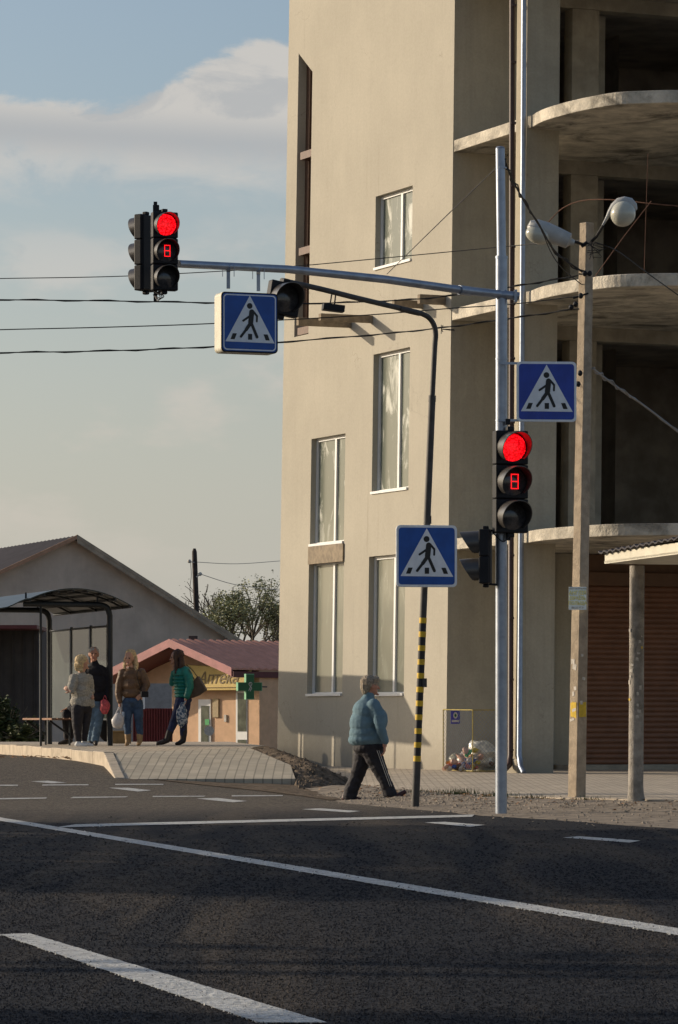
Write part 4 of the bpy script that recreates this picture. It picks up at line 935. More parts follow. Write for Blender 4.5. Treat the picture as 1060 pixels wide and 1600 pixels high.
for k0, k1 in ((.05, .29), (.33, .60), (.65, .95)):
    a_ = p1.lerp(p2, k0); c_ = p1.lerp(p2, k1); b = MB(); b.prism([a_ + Vector((0, 0, .47)), c_ + Vector((0, 0, .47)), c_ + Vector((0, 0, 2.04)), a_ + Vector((0, 0, 2.04))], e_ * .008); b.build('glass_panel', M_shglass, bs)
bn = thing('bench', 'brown slatted bench under the bus shelter roof', 'bench', (-5.0, 67.4, ZP))
b = MB()
for k in range(4): q = Vector((-4.72, 66.9, ZP + .46)) + e_ * (.11 * k); b.box(q + bd * .75, (.09, 2.1, .035), rz=math.atan2(bd.y, bd.x) - math.pi / 2)
b.build('seat', M_bench, bn, bevel=.005)
for k in (-.1, 1.6):
    b = MB(); q = Vector((-4.72, 66.9, ZP)) + bd * k; b.tube([q + e_ * .36 + Vector((0, 0, .43)), q + Vector((0, 0, .18))], .02, 6); b.tube([q + Vector((0, 0, 0)), q + Vector((0, 0, .43))], .02, 6); b.build('leg', M_shelter, bn)

# ------------------------------------------------------------------ grey gabled house
DH = 130
gr = Vector((-.34, .94, 0)); ga = Vector((.94, .34, 0)); ax = P(115, 840, DH); gz = -.5
hs = thing('gabled_house', 'large grey rendered gable with dark corrugated roof behind the bus stop', 'house', (ax.x, ax.y, gz))
def hp(s, d, z): q = Vector((ax.x, ax.y, 0)) + ga * s + gr * d; return Vector((q.x, q.y, z))
za = ax.z - .05; sr = 6.35; sl_ = -6.0; zr = za - sr * .60; zl = za - 6.0 * .46
b = MB(); b.quad(hp(sl_, 0, gz - .3), hp(sr, 0, gz - .3), hp(sr, 0, zr), hp(0, 0, za), hp(sl_, 0, zl)); b.quad(hp(sl_, 0, gz - .3), hp(sl_, 14, gz - .3), hp(sl_, 14, zl), hp(sl_, 0, zl)); b.quad(hp(sr, 0, gz - .3), hp(sr, 14, gz - .3), hp(sr, 14, zr), hp(sr, 0, zr))
b.quad(hp(sl_, 14, gz - .3), hp(sr, 14, gz - .3), hp(sr, 14, zr), hp(0, 14, za), hp(sl_, 14, zl)); b.build('wall', M_graywall, hs)
def roofside(s1, z1, d0, sgn):
    vs = []; n = 90; m_ = 6
    for i in range(n + 1):
        d = d0 + (14.4 - d0) * i / n
        for j in range(m_ + 1):
            f = j / m_; vs.append(hp(s1 * f, d, za + .08 + (z1 - za) * f + .035 * math.cos(i * 2.1)))
    o = (n + 1) * (m_ + 1); vs += [Vector((p.x, p.y, p.z - .05)) for p in vs[:o]]
    fs = [(i * (m_ + 1) + j, i * (m_ + 1) + j + 1, (i + 1) * (m_ + 1) + j + 1, (i + 1) * (m_ + 1) + j) for i in range(n) for j in range(m_)]
    fs += [tuple(k + o for k in f) for f in fs]; fs += [(j, j + 1, o + j + 1, o + j) for j in range(m_)]
    return vs, fs
b = MB(); b.add(*roofside(sl_ * 1.06, za - 6.0 * .46 * 1.06, -.4, -1)); b.add(*roofside(sr * 1.04, za - sr * .6 * 1.04, -.4, 1)); b.build('roof', M_roofdark, hs)
b = MB(); L = 60
vs = []
for i in range(L * 2 + 1):       # scalloped slate verge on the right rake
    f = i / (L * 2) * 1.05; tooth = .05 if i % 2 else -.02
    for z_ in (.12, -.12 - tooth): vs.append(hp(sr * f, -.42, za + (zr - za) * f + z_))
b.add(vs, [(2 * i, 2 * i + 1, 2 * i + 3, 2 * i + 2) for i in range(L * 2)])
b.prism([hp(0, -.43, za + .14), hp(sr * 1.05, -.43, za + (zr - za) * 1.05 + .14), hp(sr * 1.05, -.43, za + (zr - za) * 1.05 + .02), hp(0, -.43, za + .02)], gr * .06)
b.build('verge', M_roofedge, hs)
b = MB(); b.prism([hp(0, -.43, za + .12), hp(sl_ * 1.06, -.43, za + (zl - za) * 1.06 + .12), hp(sl_ * 1.06, -.43, za + (zl - za) * 1.06 - .02), hp(0, -.43, za - .02)], gr * .06); b.build('rake_board', mat('rake_wood', (.32, .20, .13), .8), hs)
# dark shed on the far left, low wall behind the women
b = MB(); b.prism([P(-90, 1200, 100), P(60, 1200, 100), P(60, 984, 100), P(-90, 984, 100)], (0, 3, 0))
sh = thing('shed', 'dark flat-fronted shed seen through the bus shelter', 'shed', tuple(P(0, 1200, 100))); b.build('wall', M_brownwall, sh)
b = MB(); b.box(P(-15, 982, 99.8), (2.7, 3.6, .09)); b.build('roof_edge', M_darkred, sh)
b = MB()
for k in range(9): b.box(P(-82 + 17 * k, 1080, 99.97), (.02, .03, 3.1))
b.build('cladding_batten', M_brownwall, sh)
b = MB(); b.prism([P(205, 1190, 104), P(268, 1190, 104), P(268, 1068, 104), P(205, 1068, 104)], (0, .3, 0)); b.build('yard_wall', mat('pale_yard_wall', (.30, .30, .30), .9), loc=tuple(P(235, 1190, 104)), label='plain pale grey wall between the house and the pharmacy porch', category='wall')
b = MB(); vs = []; n = 60
for i in range(n + 1):
    q = P(208 + 62 * i / n, 1190, 98); q.y += .03 * (1 if (i // 2) % 2 else -1)
    for z in (1190, 1107): vs.append(Vector((q.x, q.y, P(0, z, 98).z)))
b.add(vs, [(2 * i, 2 * i + 1, 2 * i + 3, 2 * i + 2) for i in range(n)])
b.build('sheet_fence', M_redfence, loc=tuple(P(240, 1190, 98)), label='dark red corrugated metal fence beside the pharmacy', category='fence')
b = MB()
for px in (219, 224): b.tube([P(px, 1108, 97.5), P(px, 1070, 97.5)], .04, 8)
b.build('white_pipes', M_white, loc=tuple(P(221, 1108, 97.5)), smooth=True, label='pair of white pipes standing above the red fence', category='pipe')
b = MB(); b.box(P(187, 1154, 72), (.42, .3, .24)); b.box(P(187, 1143, 72), (.46, .34, .03)); b.build('crate', mat('crate_card', (.22, .15, .07), .8), loc=tuple(P(187, 1165, 72)), bevel=.008, label='low brown box standing behind the blonde woman', category='box')

# ------------------------------------------------------------------ pharmacy
DA = 110
pa = Vector((.68, .733, 0)); pb = Vector((.733, -.68, 0)); pz = -.5; o0 = P(265, 1000, DA); o0.z = 0
ph = thing('pharmacy', 'small orange pharmacy with pink ribbed metal roof and gabled porch', 'shop', (o0.x, o0.y, pz))
def pp(a, b_, z): q = o0 + pa * a + pb * b_; return Vector((q.x, q.y, z))
HB = 2.45; ZR = ZC + 124 * DA / F; ZE = ZC + 78 * DA / F; slope = (ZR - ZE) / HB; POR = 1.15; LEN = 7
HL = 3.3
b = MB(); b.quad(pp(POR, -HL + .3, pz - .3), pp(POR, HB + .02, pz - .3), pp(POR, HB + .02, ZE + .02), pp(POR, 0, ZR - .08), pp(POR, -HL + .3, ZE - .4))
b.quad(pp(POR, HB + .02, pz - .3), pp(LEN, HB + .02, pz - .3), pp(LEN, HB + .02, ZE + .02), pp(POR, HB + .02, ZE + .02)); b.quad(pp(POR, -HL + .3, pz - .3), pp(LEN, -HL + .3, pz - .3), pp(LEN, -HL + .3, ZE - .4), pp(POR, -HL + .3, ZE - .4))
b.quad(pp(LEN, -HL + .3, pz - .3), pp(LEN, HB, pz - .3), pp(LEN, HB, ZE), pp(LEN, 0, ZR - .08), pp(LEN, -HL + .3, ZE - .4))
b.build('wall', M_orange, ph)
b = MB()
for (s1, zz) in ((HB, ZE), (-HL, ZR - slope * HL)):
    vs = []; n = 96
    for i in range(n + 1):
        a = (LEN + .3) * i / n; h = .035 * (1 if (i // 2) % 2 else 0)
        for f in (0, 1.02): vs.append(pp(a, s1 * f, ZR + (zz - ZR) * f + .03 + h))
    for i in range(n + 1):
        a = (LEN + .3) * i / n
        for f in (0, 1.02): vs.append(pp(a, s1 * f, ZR + (zz - ZR) * f))
    o_ = 2 * (n + 1); fs = [(2 * i, 2 * i + 1, 2 * i + 3, 2 * i + 2) for i in range(n)]; fs += [tuple(k + o_ for k in f) for f in fs]; fs += [(2 * i + 1, 2 * i + 3, o_ + 2 * i + 3, o_ + 2 * i + 1) for i in range(n)]
    b.add(vs, fs)
b.build('roof', M_pink, ph)
b = MB(); d = .24
for (s1, zz) in ((HB, ZE), (-HL, ZR - slope * HL)):
    b.prism([pp(-.02, 0, ZR + .05), pp(-.02, s1 * 1.02, zz + .05), pp(-.02, s1 * 1.02, zz - d + .05), pp(-.02, 0, ZR - d + .05)], pa * .05)
b.build('porch_fascia', M_pinkedge, ph)
b = MB(); b.prism([pp(-.0, HB * 1.0, ZE - .06), pp(LEN + .3, HB * 1.0, ZE - .06), pp(LEN + .3, HB * 1.05, ZE - .06), pp(0, HB * 1.05, ZE - .06)], (0, 0, -.17)); b.build('gutter', M_darkred, ph)
b = MB(); zs = ZE - .02; b.quad(pp(.04, -HL + .1, zs - .35), pp(POR - .02, -HL + .1, zs - .35), pp(POR - .02, 0, ZR - .22), pp(.04, 0, ZR - .22)); b.quad(pp(.04, HB, zs - .05), pp(POR - .02, HB, zs - .05), pp(POR - .02, 0, ZR - .22), pp(.04, 0, ZR - .22)); b.build('porch_soffit', M_darkred, ph)
def wall_b(px, D0=DA):      # b coordinate on the front wall plane for an image column
    lo, hi = -4, 4
    for _ in range(40):
        m_ = (lo + hi) / 2; q = pp(POR, m_, 0)
        if CXP + F * q.x / q.y < px: lo = m_
        else: hi = m_
    return m_
def wz(py, b_): return ZC + (HY - py) * pp(POR, b_, 0).y / F
def wrect(mb, x0, x1, y0, y1, off=.05, th_=.04):
    b0, b1 = wall_b(x0), wall_b(x1); z0, z1 = wz(y1, b0), wz(y0, b0)
    mb.prism([pp(POR - off, b0, z0), pp(POR - off, b1, z0), pp(POR - off, b1, z1), pp(POR - off, b0, z1)], pa * th_)
b = MB(); wrect(b, 312, 331, 1093, 1185, .05, .045)
dr = b.build('door', M_white, ph); b = MB(); wrect(b, 316.5, 329, 1103, 1180, .06, .008); b.build('pane', M_winp, dr)
b = MB(); wrect(b, 323, 329.5, 1124, 1133, .068, .006); b.build('sticker', mat('green_sticker', (.03, .30, .08), .6), dr)
b = MB(); wrect(b, 369.5, 387, 1080, 1170, .02, .02); wd = b.build('window', M_white, ph)
b = MB(); wrect(b, 372.5, 386, 1083, 1143, .03, .008); wrect(b, 372.5, 386, 1156, 1175, .03, .008); b.build('pane', M_winp, wd)
b = MB(); wrect(b, 334, 343, 1092, 1121, .05, .045); b.build('wall_board', mat('beige_board', (.36, .27, .14), .6), ph)
b = MB(); wrect(b, 351.5, 355, 1117, 1128, .04, .035); b.build('notice', M_paper_w, ph)
# sign board with lettering
b0 = wall_b(302) - .1; b1 = wall_b(380) + .60; zc_ = wz(1060, b1); b = MB()
sgb = thing('pharmacy_sign', 'long yellow signboard reading Аптека over the pharmacy door', 'shop sign', tuple(pp(.75, (b0 + b1) / 2, zc_)))
b.prism([pp(.78, b0, zc_ - .34), pp(.78, b1, zc_ - .34), pp(.78, b1, zc_ + .27), pp(.78, b0, zc_ + .42)], pa * .12); b.build('board', M_signyel, sgb, bevel=.02)
yaw = math.atan2(pb.y, pb.x)
Mx = Matrix.Translation(pp(.77, b1 - 1.24, zc_ + .0)) @ Matrix.Rotation(yaw, 4, 'Z') @ FACE
text_part('Аптека', .47, Mx, M_letter, sgb, shear=.38, bold=.004, sx=1.0)
b = MB(); b.tube([pp(.77, b0, zc_ - .26), pp(.77, b1, zc_ - .26)], .012, 5); b.build('underline', M_letter, sgb)
# green cross
gx = P(391, 1073, DA - 2.2); gc = thing('green_cross', 'green pharmacy cross sign mounted right of the signboard', 'shop sign', tuple(gx))
b = MB(); b.M = frame(gx, R(20)); cr = [(-.12, -.36), (.12, -.36), (.12, -.12), (.36, -.12), (.36, .12), (.12, .12), (.12, .36), (-.12, .36), (-.12, .12), (-.36, .12), (-.36, -.12), (-.12, -.12)]
b.prism([(x, 0, z) for x, z in cr], (0, .16, 0)); b.build('casing', M_greenedge, gc)
b = MB(); b.M = frame(gx, R(20)); b.prism([(x * .94, -.006, z * .94) for x, z in cr], (0, .005, 0)); b.build('front', M_green, gc)
b = MB(); b.M = frame(gx, R(20)); b.tube(catmull([(-.05, -.012, -.12), (0, -.012, -.02), (.05, -.012, .08), (.0, -.012, .12), (-.04, -.012, .06), (.04, -.012, -.04), (0, -.012, -.12)], 5), .010, 5); b.tube([(.0, -.012, -.14), (0, -.012, .12)], .007, 5); b.build('emblem', M_paper_w, gc)
b = MB(); b.tube([gx + Vector((.2, .2, 0)), gx + Vector((.45, .9, 0))], .02, 6); b.build('bracket', M_black, gc)
t = thing('round_sign', 'small round white sign on a stand outside the pharmacy door', 'sign', tuple(P(327, 1160, 100)))
b = MB(); q = P(327, 1142, 100); b.tube([q, q + Vector((0, .03, 0))], .13, 20); b.build('disc', M_paper_w, t)
b = MB(); b.tube([P(327, 1150, 100.05), P(327, 1185, 100.05)], .012, 6); b.build('stand', M_white, t)
b = MB(); b.box(P(302, 997, DA + 1), (.25, .3, .12)); b.build('roof_vent', M_brownwall, ph)

# ------------------------------------------------------------------ wooden pole, trees, bushes
t = thing('wooden_pole', 'old dark wooden pole rising behind the grey roof', 'pole', tuple(P(309, 1160, 140)))
b = MB(); b.tube([P(310, 1160, 140), P(307, 950, 140), P(304.5, 880, 140), P(304, 862, 140), P(304, 857, 140)], [.13, .105, .10, .092, .05], 10); b.build('post', M_polewood, t, smooth=True)
b = MB(); b.ell(P(296, 877, 139.9), (.07, .07, .07)); b.tube([P(294, 877, 139.9), P(304, 879, 139.9)], .02, 6); b.tube([P(307, 902, 139.9), P(313, 897, 139.9)], .03, 6); b.ell(P(313, 897, 139.9), .07); b.build('insulator', M_paper_w, t)
def tree(name, label, base, H, spread, leaves, lm, seed, lr=.05, group=None, depth=5):
    rnd = random.Random(seed); th = thing(name, label, 'tree', tuple(base), group); br = MB(); lf = MB(); tips = []
    def grow(p, d, L, r, k):
        q = p + d * L; m = p.lerp(q, .5) + Vector((rnd.uniform(-1, 1), rnd.uniform(-1, 1), 0)) * L * .06
        br.tube([p, m, q], [r, r * .85, r * .7], 5 if k > 1 else 8, cap=False)
        if k >= depth: tips.append(q); return
        for _ in range(3 if k < depth - 1 else 2 + (rnd.random() < .5)):
            nd = (d + Vector((rnd.uniform(-1, 1), rnd.uniform(-1, 1), rnd.uniform(-.25, .75))) * spread).normalized()
            grow(q, nd, L * rnd.uniform(.62, .85), r * .62, k + 1)
        if k > 2: tips.append(q)
    grow(Vector(base), Vector((0, 0, 1)), H * .27, H * .022, 0)
    br.build('trunk', M_bark, th, smooth=True)
    for _ in range(leaves):
        c = rnd.choice(tips); p = c + Vector((rnd.gauss(0, .18), rnd.gauss(0, .18), rnd.gauss(0, .18))) * H * .12
        m = Matrix.Rotation(rnd.uniform(0, 6.3), 3, 'Z') @ Matrix.Rotation(rnd.uniform(-1.2, 1.2), 3, 'X'); s = lr * rnd.uniform(.6, 1.3)
        lf.add([p + m @ Vector(q) * s for q in ((-1, 0, 0), (0, -.55, .15), (1, 0, 0), (0, .55, .15))], [(0, 1, 2, 3)])
    lf.build('crown', lm, th)
tree('tree', 'leafy green tree just left of the tall building', P(388, 1165, 160), 7.3, .66, 12500, M_leafl, 5, .06)
tree('tree', 'nearly bare tree between the wooden pole and the leafy tree', P(348, 1165, 165), 7.8, .60, 420, M_leafm, 9, .05)
tree('tree', 'dark leafy tree partly hidden by the tall building edge', P(425, 1165, 168), 6.3, .62, 2000, M_leafl, 12, .055)
for k, (x, y, h) in enumerate(((-25, 43.0, 11.5), (-27, 39.0, 12.5), (-25, 35.2, 12), (-28, 32.5, 12), (-20, 20.5, 10))):  # unseen trees, placed and sized to throw shade bands across the road
    tree('tree', 'broad leafy unseen tree placed beyond the left edge to shade the road', (x, y, 0), h, .7, 1500, M_leafd, 31 + k, .28, 'unseen shade trees left of the view', 4)
def bush(name, label, c, r, n, lm, cat='bush', lr=.05, group=None, seed=1, flowers=0):
    rnd = random.Random(seed); th = thing(name, label, cat, tuple(c), group); st = MB(); lf = MB()
    for _ in range(26):
        d = Vector((rnd.uniform(-1, 1) * r[0], rnd.uniform(-1, 1) * r[1], rnd.uniform(.4, .9) * r[2] * 1.2)); st.tube([c, Vector(c) + d * .5 + Vector((0, 0, .1)), Vector(c) + d], .008, 4, cap=False)
    for _ in range(n):
        while True:
            q = Vector((rnd.uniform(-1, 1), rnd.uniform(-1, 1), rnd.uniform(0, 1)))
            if q.length < .75 + .35 * noise.noise(q * 3.1 + Vector((seed, 0, 0))): break
        p = Vector(c) + Vector((q.x * r[0], q.y * r[1], q.z * r[2] * 1.5)); m = Matrix.Rotation(rnd.uniform(0, 6.3), 3, 'Z') @ Matrix.Rotation(rnd.uniform(-1.2, 1.2), 3, 'X'); s = lr * rnd.uniform(.6, 1.3)
        lf.add([p + m @ Vector(w) * s for w in ((-1, 0, 0), (0, -.55, .15), (1, 0, 0), (0, .55, .15))], [(0, 1, 2, 3)])
    st.build('stems', M_bark, th); lf.build('foliage', lm, th)
    if flowers:
        fl = MB()
        for _ in range(flowers): fl.ell(Vector(c) + Vector((rnd.uniform(-1, 1) * r[0], -r[1] * .5, rnd.uniform(.6, 1.2) * r[2])), .04, nu=6, nv=4)
        fl.build('flowers', M_paper_w, th)
bush('bush', 'tall dark bush at the left edge behind the bus shelter', P(8, 1175, 86), (.55, .6, .95), 5200, M_leafd, seed=3)
bush('bush', 'lower green shrub behind the bench legs', P(32, 1172, 82), (.42, .5, .42), 3200, M_leafm, seed=4)
bush('bush', 'small leafy bush next to the bench end', P(50, 1172, 84), (.35, .5, .55), 2200, M_leafd, seed=6)
bush('flower_bush', 'low plant with pale flowers below the pharmacy door', P(325, 1178, 95), (.45, .3, .22), 1200, M_leafm, 'flowers', .04, seed=8, flowers=9)

# ------------------------------------------------------------------ people
def remesh(name, prims, mats, parent, vox, smooth_it=3, paint=None, nz=0.0, label=None):
    b = MB()
    for p in prims:
        if p[0] == 't':
            pts = [Vector(q[:3]) for q in p[1]]; rs = [q[3] for q in p[1]]
            for i, (q, r) in enumerate(zip(pts, rs)):
                b.ell(q, r, nu=12, nv=8)
                if i < len(pts) - 1: b.tube([q, pts[i + 1]], [r, rs[i + 1]], 12)
        else: b.ell(p[1], p[2], p[3] if len(p) > 3 else None, 20, 14)
    me = bpy.data.meshes.new('tmp'); me.from_pydata([tuple(v) for v in b.v], [], b.f)
    bm = bmesh.new(); bm.from_mesh(me); bmesh.ops.recalc_face_normals(bm, faces=bm.faces); bm.to_mesh(me); bm.free()
    o = bpy.data.objects.new('tmp', me); COL.objects.link(o)
    rm = o.modifiers.new('r', 'REMESH'); rm.mode = 'VOXEL'; rm.voxel_size = .006 if name == 'hair' else vox; rm.use_smooth_shade = True
    sm = o.modifiers.new('s', 'SMOOTH'); sm.iterations = smooth_it; sm.factor = .5
    me2 = bpy.data.meshes.new_from_object(o.evaluated_get(bpy.context.evaluated_depsgraph_get())); bpy.data.objects.remove(o)
    if nz and name == 'hair':
        n = [v.normal.copy() for v in me2.vertices]
        for v, q in zip(me2.vertices, n): p = v.co; v.co = p + q * .008 * noise.noise(Vector((p.x * 60, p.y * 60, p.z * 9))) + q * .010 * noise.noise(Vector((p.x * 24, p.y * 24 + 3, p.z * 5))) + q * nz * .5 * noise.noise(Vector((p.x * 9, p.y * 9, p.z * 14)))
    elif nz:
        n = [v.normal.copy() for v in me2.vertices]
        for v, q in zip(me2.vertices, n):
            p = v.co; v.co = p + q * nz * (noise.noise(Vector((p.x * 9, p.y * 9, p.z * 17))) + .5 * noise.noise(Vector((p.x * 22 + 4, p.y * 22, p.z * 34))))
    me2.name = name; me2.materials.clear()
    for m in mats: me2.materials.append(m)
    if paint:
        for pl in me2.polygons:
            for (c, r, mi) in paint:
                d = pl.center - Vector(c)
                if isinstance(r, (int, float)): hit = d.length < r
                else: hit = (d.x / r[0]) ** 2 + (d.y / r[1]) ** 2 + (d.z / r[2]) ** 2 < 1
                if hit: pl.material_index = mi
    for pl in me2.polygons: pl.use_smooth = True
    r = bpy.data.objects.new(name, me2); COL.objects.link(r); r.parent = parent; ORG[r.name] = ORG[parent.name]
    if label: r['label'] = label
    return r
SKIN = mat('skin', (.46, .25, .17), .55, var=.08, scale=20); SKIN2 = mat('skin_ruddy', (.42, .20, .13), .55, var=.1, scale=20)
EYE = mat('eye_dark', (.02, .015, .012), .3, var=0); LIP = mat('lips', (.34, .10, .08), .5, var=0)
class Fig:
    def __init__(s, label, px, py, D, sc, zf): s.px, s.py, s.s = px, py, sc; s.th = thing('person', label, 'person', (X_(px, D), D, zf)); s.D = D
    def q(s, x, y, d=0): return Vector(((x - s.px) / s.s, d, (s.py - y) / s.s))
def X_(px, D): return (px - CXP) * D / F
def hand(q, dirv, palm, side, k=1.0, curl=.6):
    """palm + four fingers + thumb as tapering chains; q wrist, dirv pointing to fingertips, palm = palm normal"""
    d = Vector(dirv).normalized(); n = Vector(palm).normalized(); s = d.cross(n).normalized() * side; out = []
    out.append(('t', [(*q, .026 * k), (*(q + d * .03), .027 * k)])); c = q + d * .065 * k
    for j in (-1.5, -.5, .5, 1.5): out.append(('t', [(*(q + d * .025 + s * j * .014 * k), .0135 * k), (*(q + d * .085 * k + s * j * .019 * k), .0125 * k)]))
    for j, L in ((-1.5, .058), (-.5, .070), (.5, .076), (1.5, .068)):
        a = q + d * .085 * k + s * j * .020 * k; d1 = (d + n * curl * .6).normalized(); d2 = (d + n * curl * 1.6).normalized()
        b_ = a + d1 * L * .5 * k; c_ = b_ + d2 * L * .5 * k; out.append(('t', [(*a, .0105 * k), (*b_, .0095 * k), (*c_, .008 * k)]))
    a = q + d * .03 * k - s * -.03 * k * 1; a = q + d * .03 * k + s * .032 * k; b_ = a + (d * .6 + s * .8).normalized() * .035 * k; c_ = b_ + (d + n * .5 + s * .2).normalized() * .03 * k
    out.append(('t', [(*a, .013 * k), (*b_, .0115 * k), (*c_, .009 * k)])); return out
def head(c, fw, k=1.0, bald=False):
    """head ellipsoid with jaw, nose, ears, brow; fw = facing direction; returns prims and paint spots"""
    f = Vector(fw).normalized(); s = Vector((0, 0, 1)).cross(f).normalized(); u = Vector((0, 0, 1)); c = Vector(c); rot = Matrix((s, f, u)).transposed()
    pr = [('e', c + u * .02 * k, (.076 * k, .092 * k, .105 * k), rot), ('e', c - u * .05 * k + f * .022 * k, (.055 * k, .062 * k, .065 * k), rot), ('e', c + f * .085 * k - u * .095 * k * 1, (.02 * k, .02 * k, .016 * k), rot),
          ('t', [(*(c + f * .088 * k + u * .012 * k), .009 * k), (*(c + f * .106 * k - u * .02 * k), .014 * k)]), ('e', c + f * .072 * k + u * .032 * k, (.05 * k, .018 * k, .010 * k), rot),
          ('e', c + s * .077 * k - f * .008 * k - u * .005 * k, (.012 * k, .02 * k, .032 * k), rot), ('e', c - s * .077 * k - f * .008 * k - u * .005 * k, (.012 * k, .02 * k, .032 * k), rot)]
    pt = [(c + f * .084 * k + s * .031 * k + u * .014 * k, .013 * k, 1), (c + f * .084 * k - s * .031 * k + u * .014 * k, .013 * k, 1), (c + f * .088 * k - u * .055 * k, (.024 * k, .024 * k, .009 * k), 2)]
    return pr, pt
def T(*p): return ('t', [(*a, r) for a, r in p])

# --- walking woman
f = Fig('grey-haired woman in blue fleece jacket and dark trousers walking right past the striped pole', 582, 1252, 47.0, 127.0, .0); q = f.q
hp_, pt = head(q(580, 1072, 0), (.95, .30, -.12), 1.0)
neck = T((q(578, 1082, 0), .055), (q(574, 1095, 0), .06))
bodyp = hp_ + [neck, T((q(574, 1098), .09), (q(572, 1130), .12), (q(574, 1165), .11)), T((q(578, 1165, -.08), .08), (q(594, 1206, -.09), .055), (q(610, 1242, -.09), .04)), T((q(570, 1165, .08), .08), (q(561, 1208, .09), .055), (q(546, 1243, .09), .04)),
    T((q(585, 1102, -.20), .05), (q(591, 1134, -.24), .042), (q(601, 1160, -.22), .028)), T((q(570, 1102, .20), .05), (q(566, 1134, .24), .042), (q(572, 1158, .22), .028))]
bodyp += hand(q(601, 1161, -.22), (.02, 0, -1), (-1, 0, 0), 1, 1.05, .7) + hand(q(573, 1160, .22), (.02, 0, -1), (-1, 0, 0), -1, 1.0, .7)
remesh('body', bodyp, [SKIN2, EYE, LIP], f.th, .007, 2, pt)
fle = mat('blue_fleece', (.12, .195, .235), .95, var=.1, scale=12, bump=.5, bscale=50)
jk = [('e', q(573, 1112), (.175, .225, .17)), ('e', q(571, 1130, 0), (.195, .225, .20)), ('e', q(572, 1146, 0), (.205, .23, .15)), ('e', q(574, 1156), (.235, .235, .105)), ('e', q(590, 1125, 0), (.13, .19, .16)), ('e', q(588, 1150), (.13, .2, .12)),
      T((q(577, 1086.5), .066), (q(575, 1097), .10)), T((q(584, 1103, -.17), .085), (q(592, 1120, -.22), .078), (q(594, 1136, -.25), .066), (q(602, 1158, -.225), .045)), T((q(568, 1103, .17), .085), (q(566, 1134, .24), .07), (q(572, 1157, .22), .045))]
remesh('jacket', jk, [fle], f.th, .010, 3, nz=.006)
blk = mat('black_trousers', (.018, .016, .020), .8, var=.3, scale=15)
tr = [('e', q(577, 1168), (.20, .21, .12)), T((q(580, 1172, -.08), .125), (q(590, 1195, -.09), .10), (q(598, 1212, -.10), .082), (q(606, 1230, -.10), .078), (q(610, 1241, -.10), .082)), T((q(571, 1172, .08), .125), (q(563, 1198, .09), .098), (q(558, 1214, .10), .085), (q(550, 1232, .10), .088), (q(547, 1243, .10), .090))]
tro = remesh('trousers', tr, [blk], f.th, .010, 2, nz=.010)
b = MB()
for dx_ in (0, 3.0): b.tube([f.th.location + q(589 + dx_ + k * 5.0, 1172 + k * 14, 0) + Vector((0, -(.215 - .012 * k * 1.0), 0)) for k in range(5)], .004, 4)
b.build('side_stripe', M_paper_w, f.th)
shm = mat('maroon_shoe', (.055, .018, .016), .5, var=.2)
for (a, c_, e2, dy) in (((535, 1250), (548, 1249), (566, 1252), .10), ((609, 1248), (620, 1247), (636, 1240), -.10)):
    remesh('shoe', [T((q(a[0] + 4, a[1] - 3, dy), .040), (q(c_[0], c_[1] - 2, dy), .042), (q(e2[0] - 4, e2[1] - 3, dy), .028)), T((q(a[0] + 6, a[1] - 7, dy), .045), (q(a[0] + 6, a[1] - 2, dy), .04))], [shm], f.th, .008, 2)
hr = mat('grey_hair', (.27, .22, .16), .8, var=.35, scale=40, bump=.6, bscale=90)
remesh('hair', [('e', q(577, 1066.5, 0), (.108, .104, .092)), ('e', q(571.5, 1073, 0), (.066, .094, .088)), ('e', q(575, 1073, -.045), (.050, .045, .070)), ('e', q(586, 1062, .0), (.062, .085, .045)), ('e', q(571, 1080, 0), (.045, .07, .045))], [hr], f.th, .009, 1, nz=.014)

# --- woman in grey jacket
f = Fig('blonde woman in light grey jacket and black trousers seen from behind at the left', 124, 1166, 64.6, 93.0, ZP); q = f.q
hp_, pt = head(q(130, 1035, 0), (.85, .5, 0), 1.02)
bodyp = hp_ + [T((q(129, 1045), .05), (q(126, 1056), .06)), T((q(126, 1060), .09), (q(126, 1085), .09), (q(126, 1103), .08)), T((q(121, 1105, -.08), .08), (q(121, 1132, -.08), .06), (q(123, 1158, -.08), .04)), T((q(133, 1105, .08), .08), (q(133, 1132, .06), .06), (q(131, 1158, .05), .04)), T((q(115, 1062, -.15), .045), (q(113, 1079, -.2), .04), (q(113, 1080, -.24), .03)), T((q(138, 1062, .12), .045), (q(141, 1082, .1), .04), (q(145, 1090, -.05), .03))]
bodyp += hand(q(113, 1080, -.23), (-.6, .1, .35), (0, 1, 0), 1, 1.0, .8)
remesh('body', bodyp, [SKIN, EYE, LIP], f.th, .008, 2, pt)
gj = mat('grey_wool', (.30, .28, .24), .95, var=.25, scale=40, bump=.6, bscale=70)
remesh('jacket', [('e', q(126, 1064), (.18, .15, .15)), ('e', q(126, 1080), (.165, .16, .18)), ('e', q(127, 1096), (.19, .17, .14)), T((q(140, 1085), .06), (q(144, 1101), .05)), T((q(116, 1060, -.1), .085), (q(113, 1074, -.2), .075), (q(114, 1080, -.22), .05)), T((q(138, 1060, .1), .08), (q(141, 1080, .12), .07)), T((q(128, 1052), .062), (q(126, 1058), .09))], [gj], f.th, .010, 2, nz=.010)
remesh('trousers', [('e', q(127, 1106), (.17, .15, .10)), T((q(122, 1108, -.07), .115), (q(121, 1130, -.08), .09), (q(122, 1150, -.08), .062), (q(123, 1157, -.08), .055)), T((q(134, 1108, .07), .11), (q(133, 1130, .06), .085), (q(131, 1156, .05), .055))], [blk], f.th, .010, 2, nz=.006)
wsh = mat('white_trainer', (.55, .55, .54), .5, var=.08)
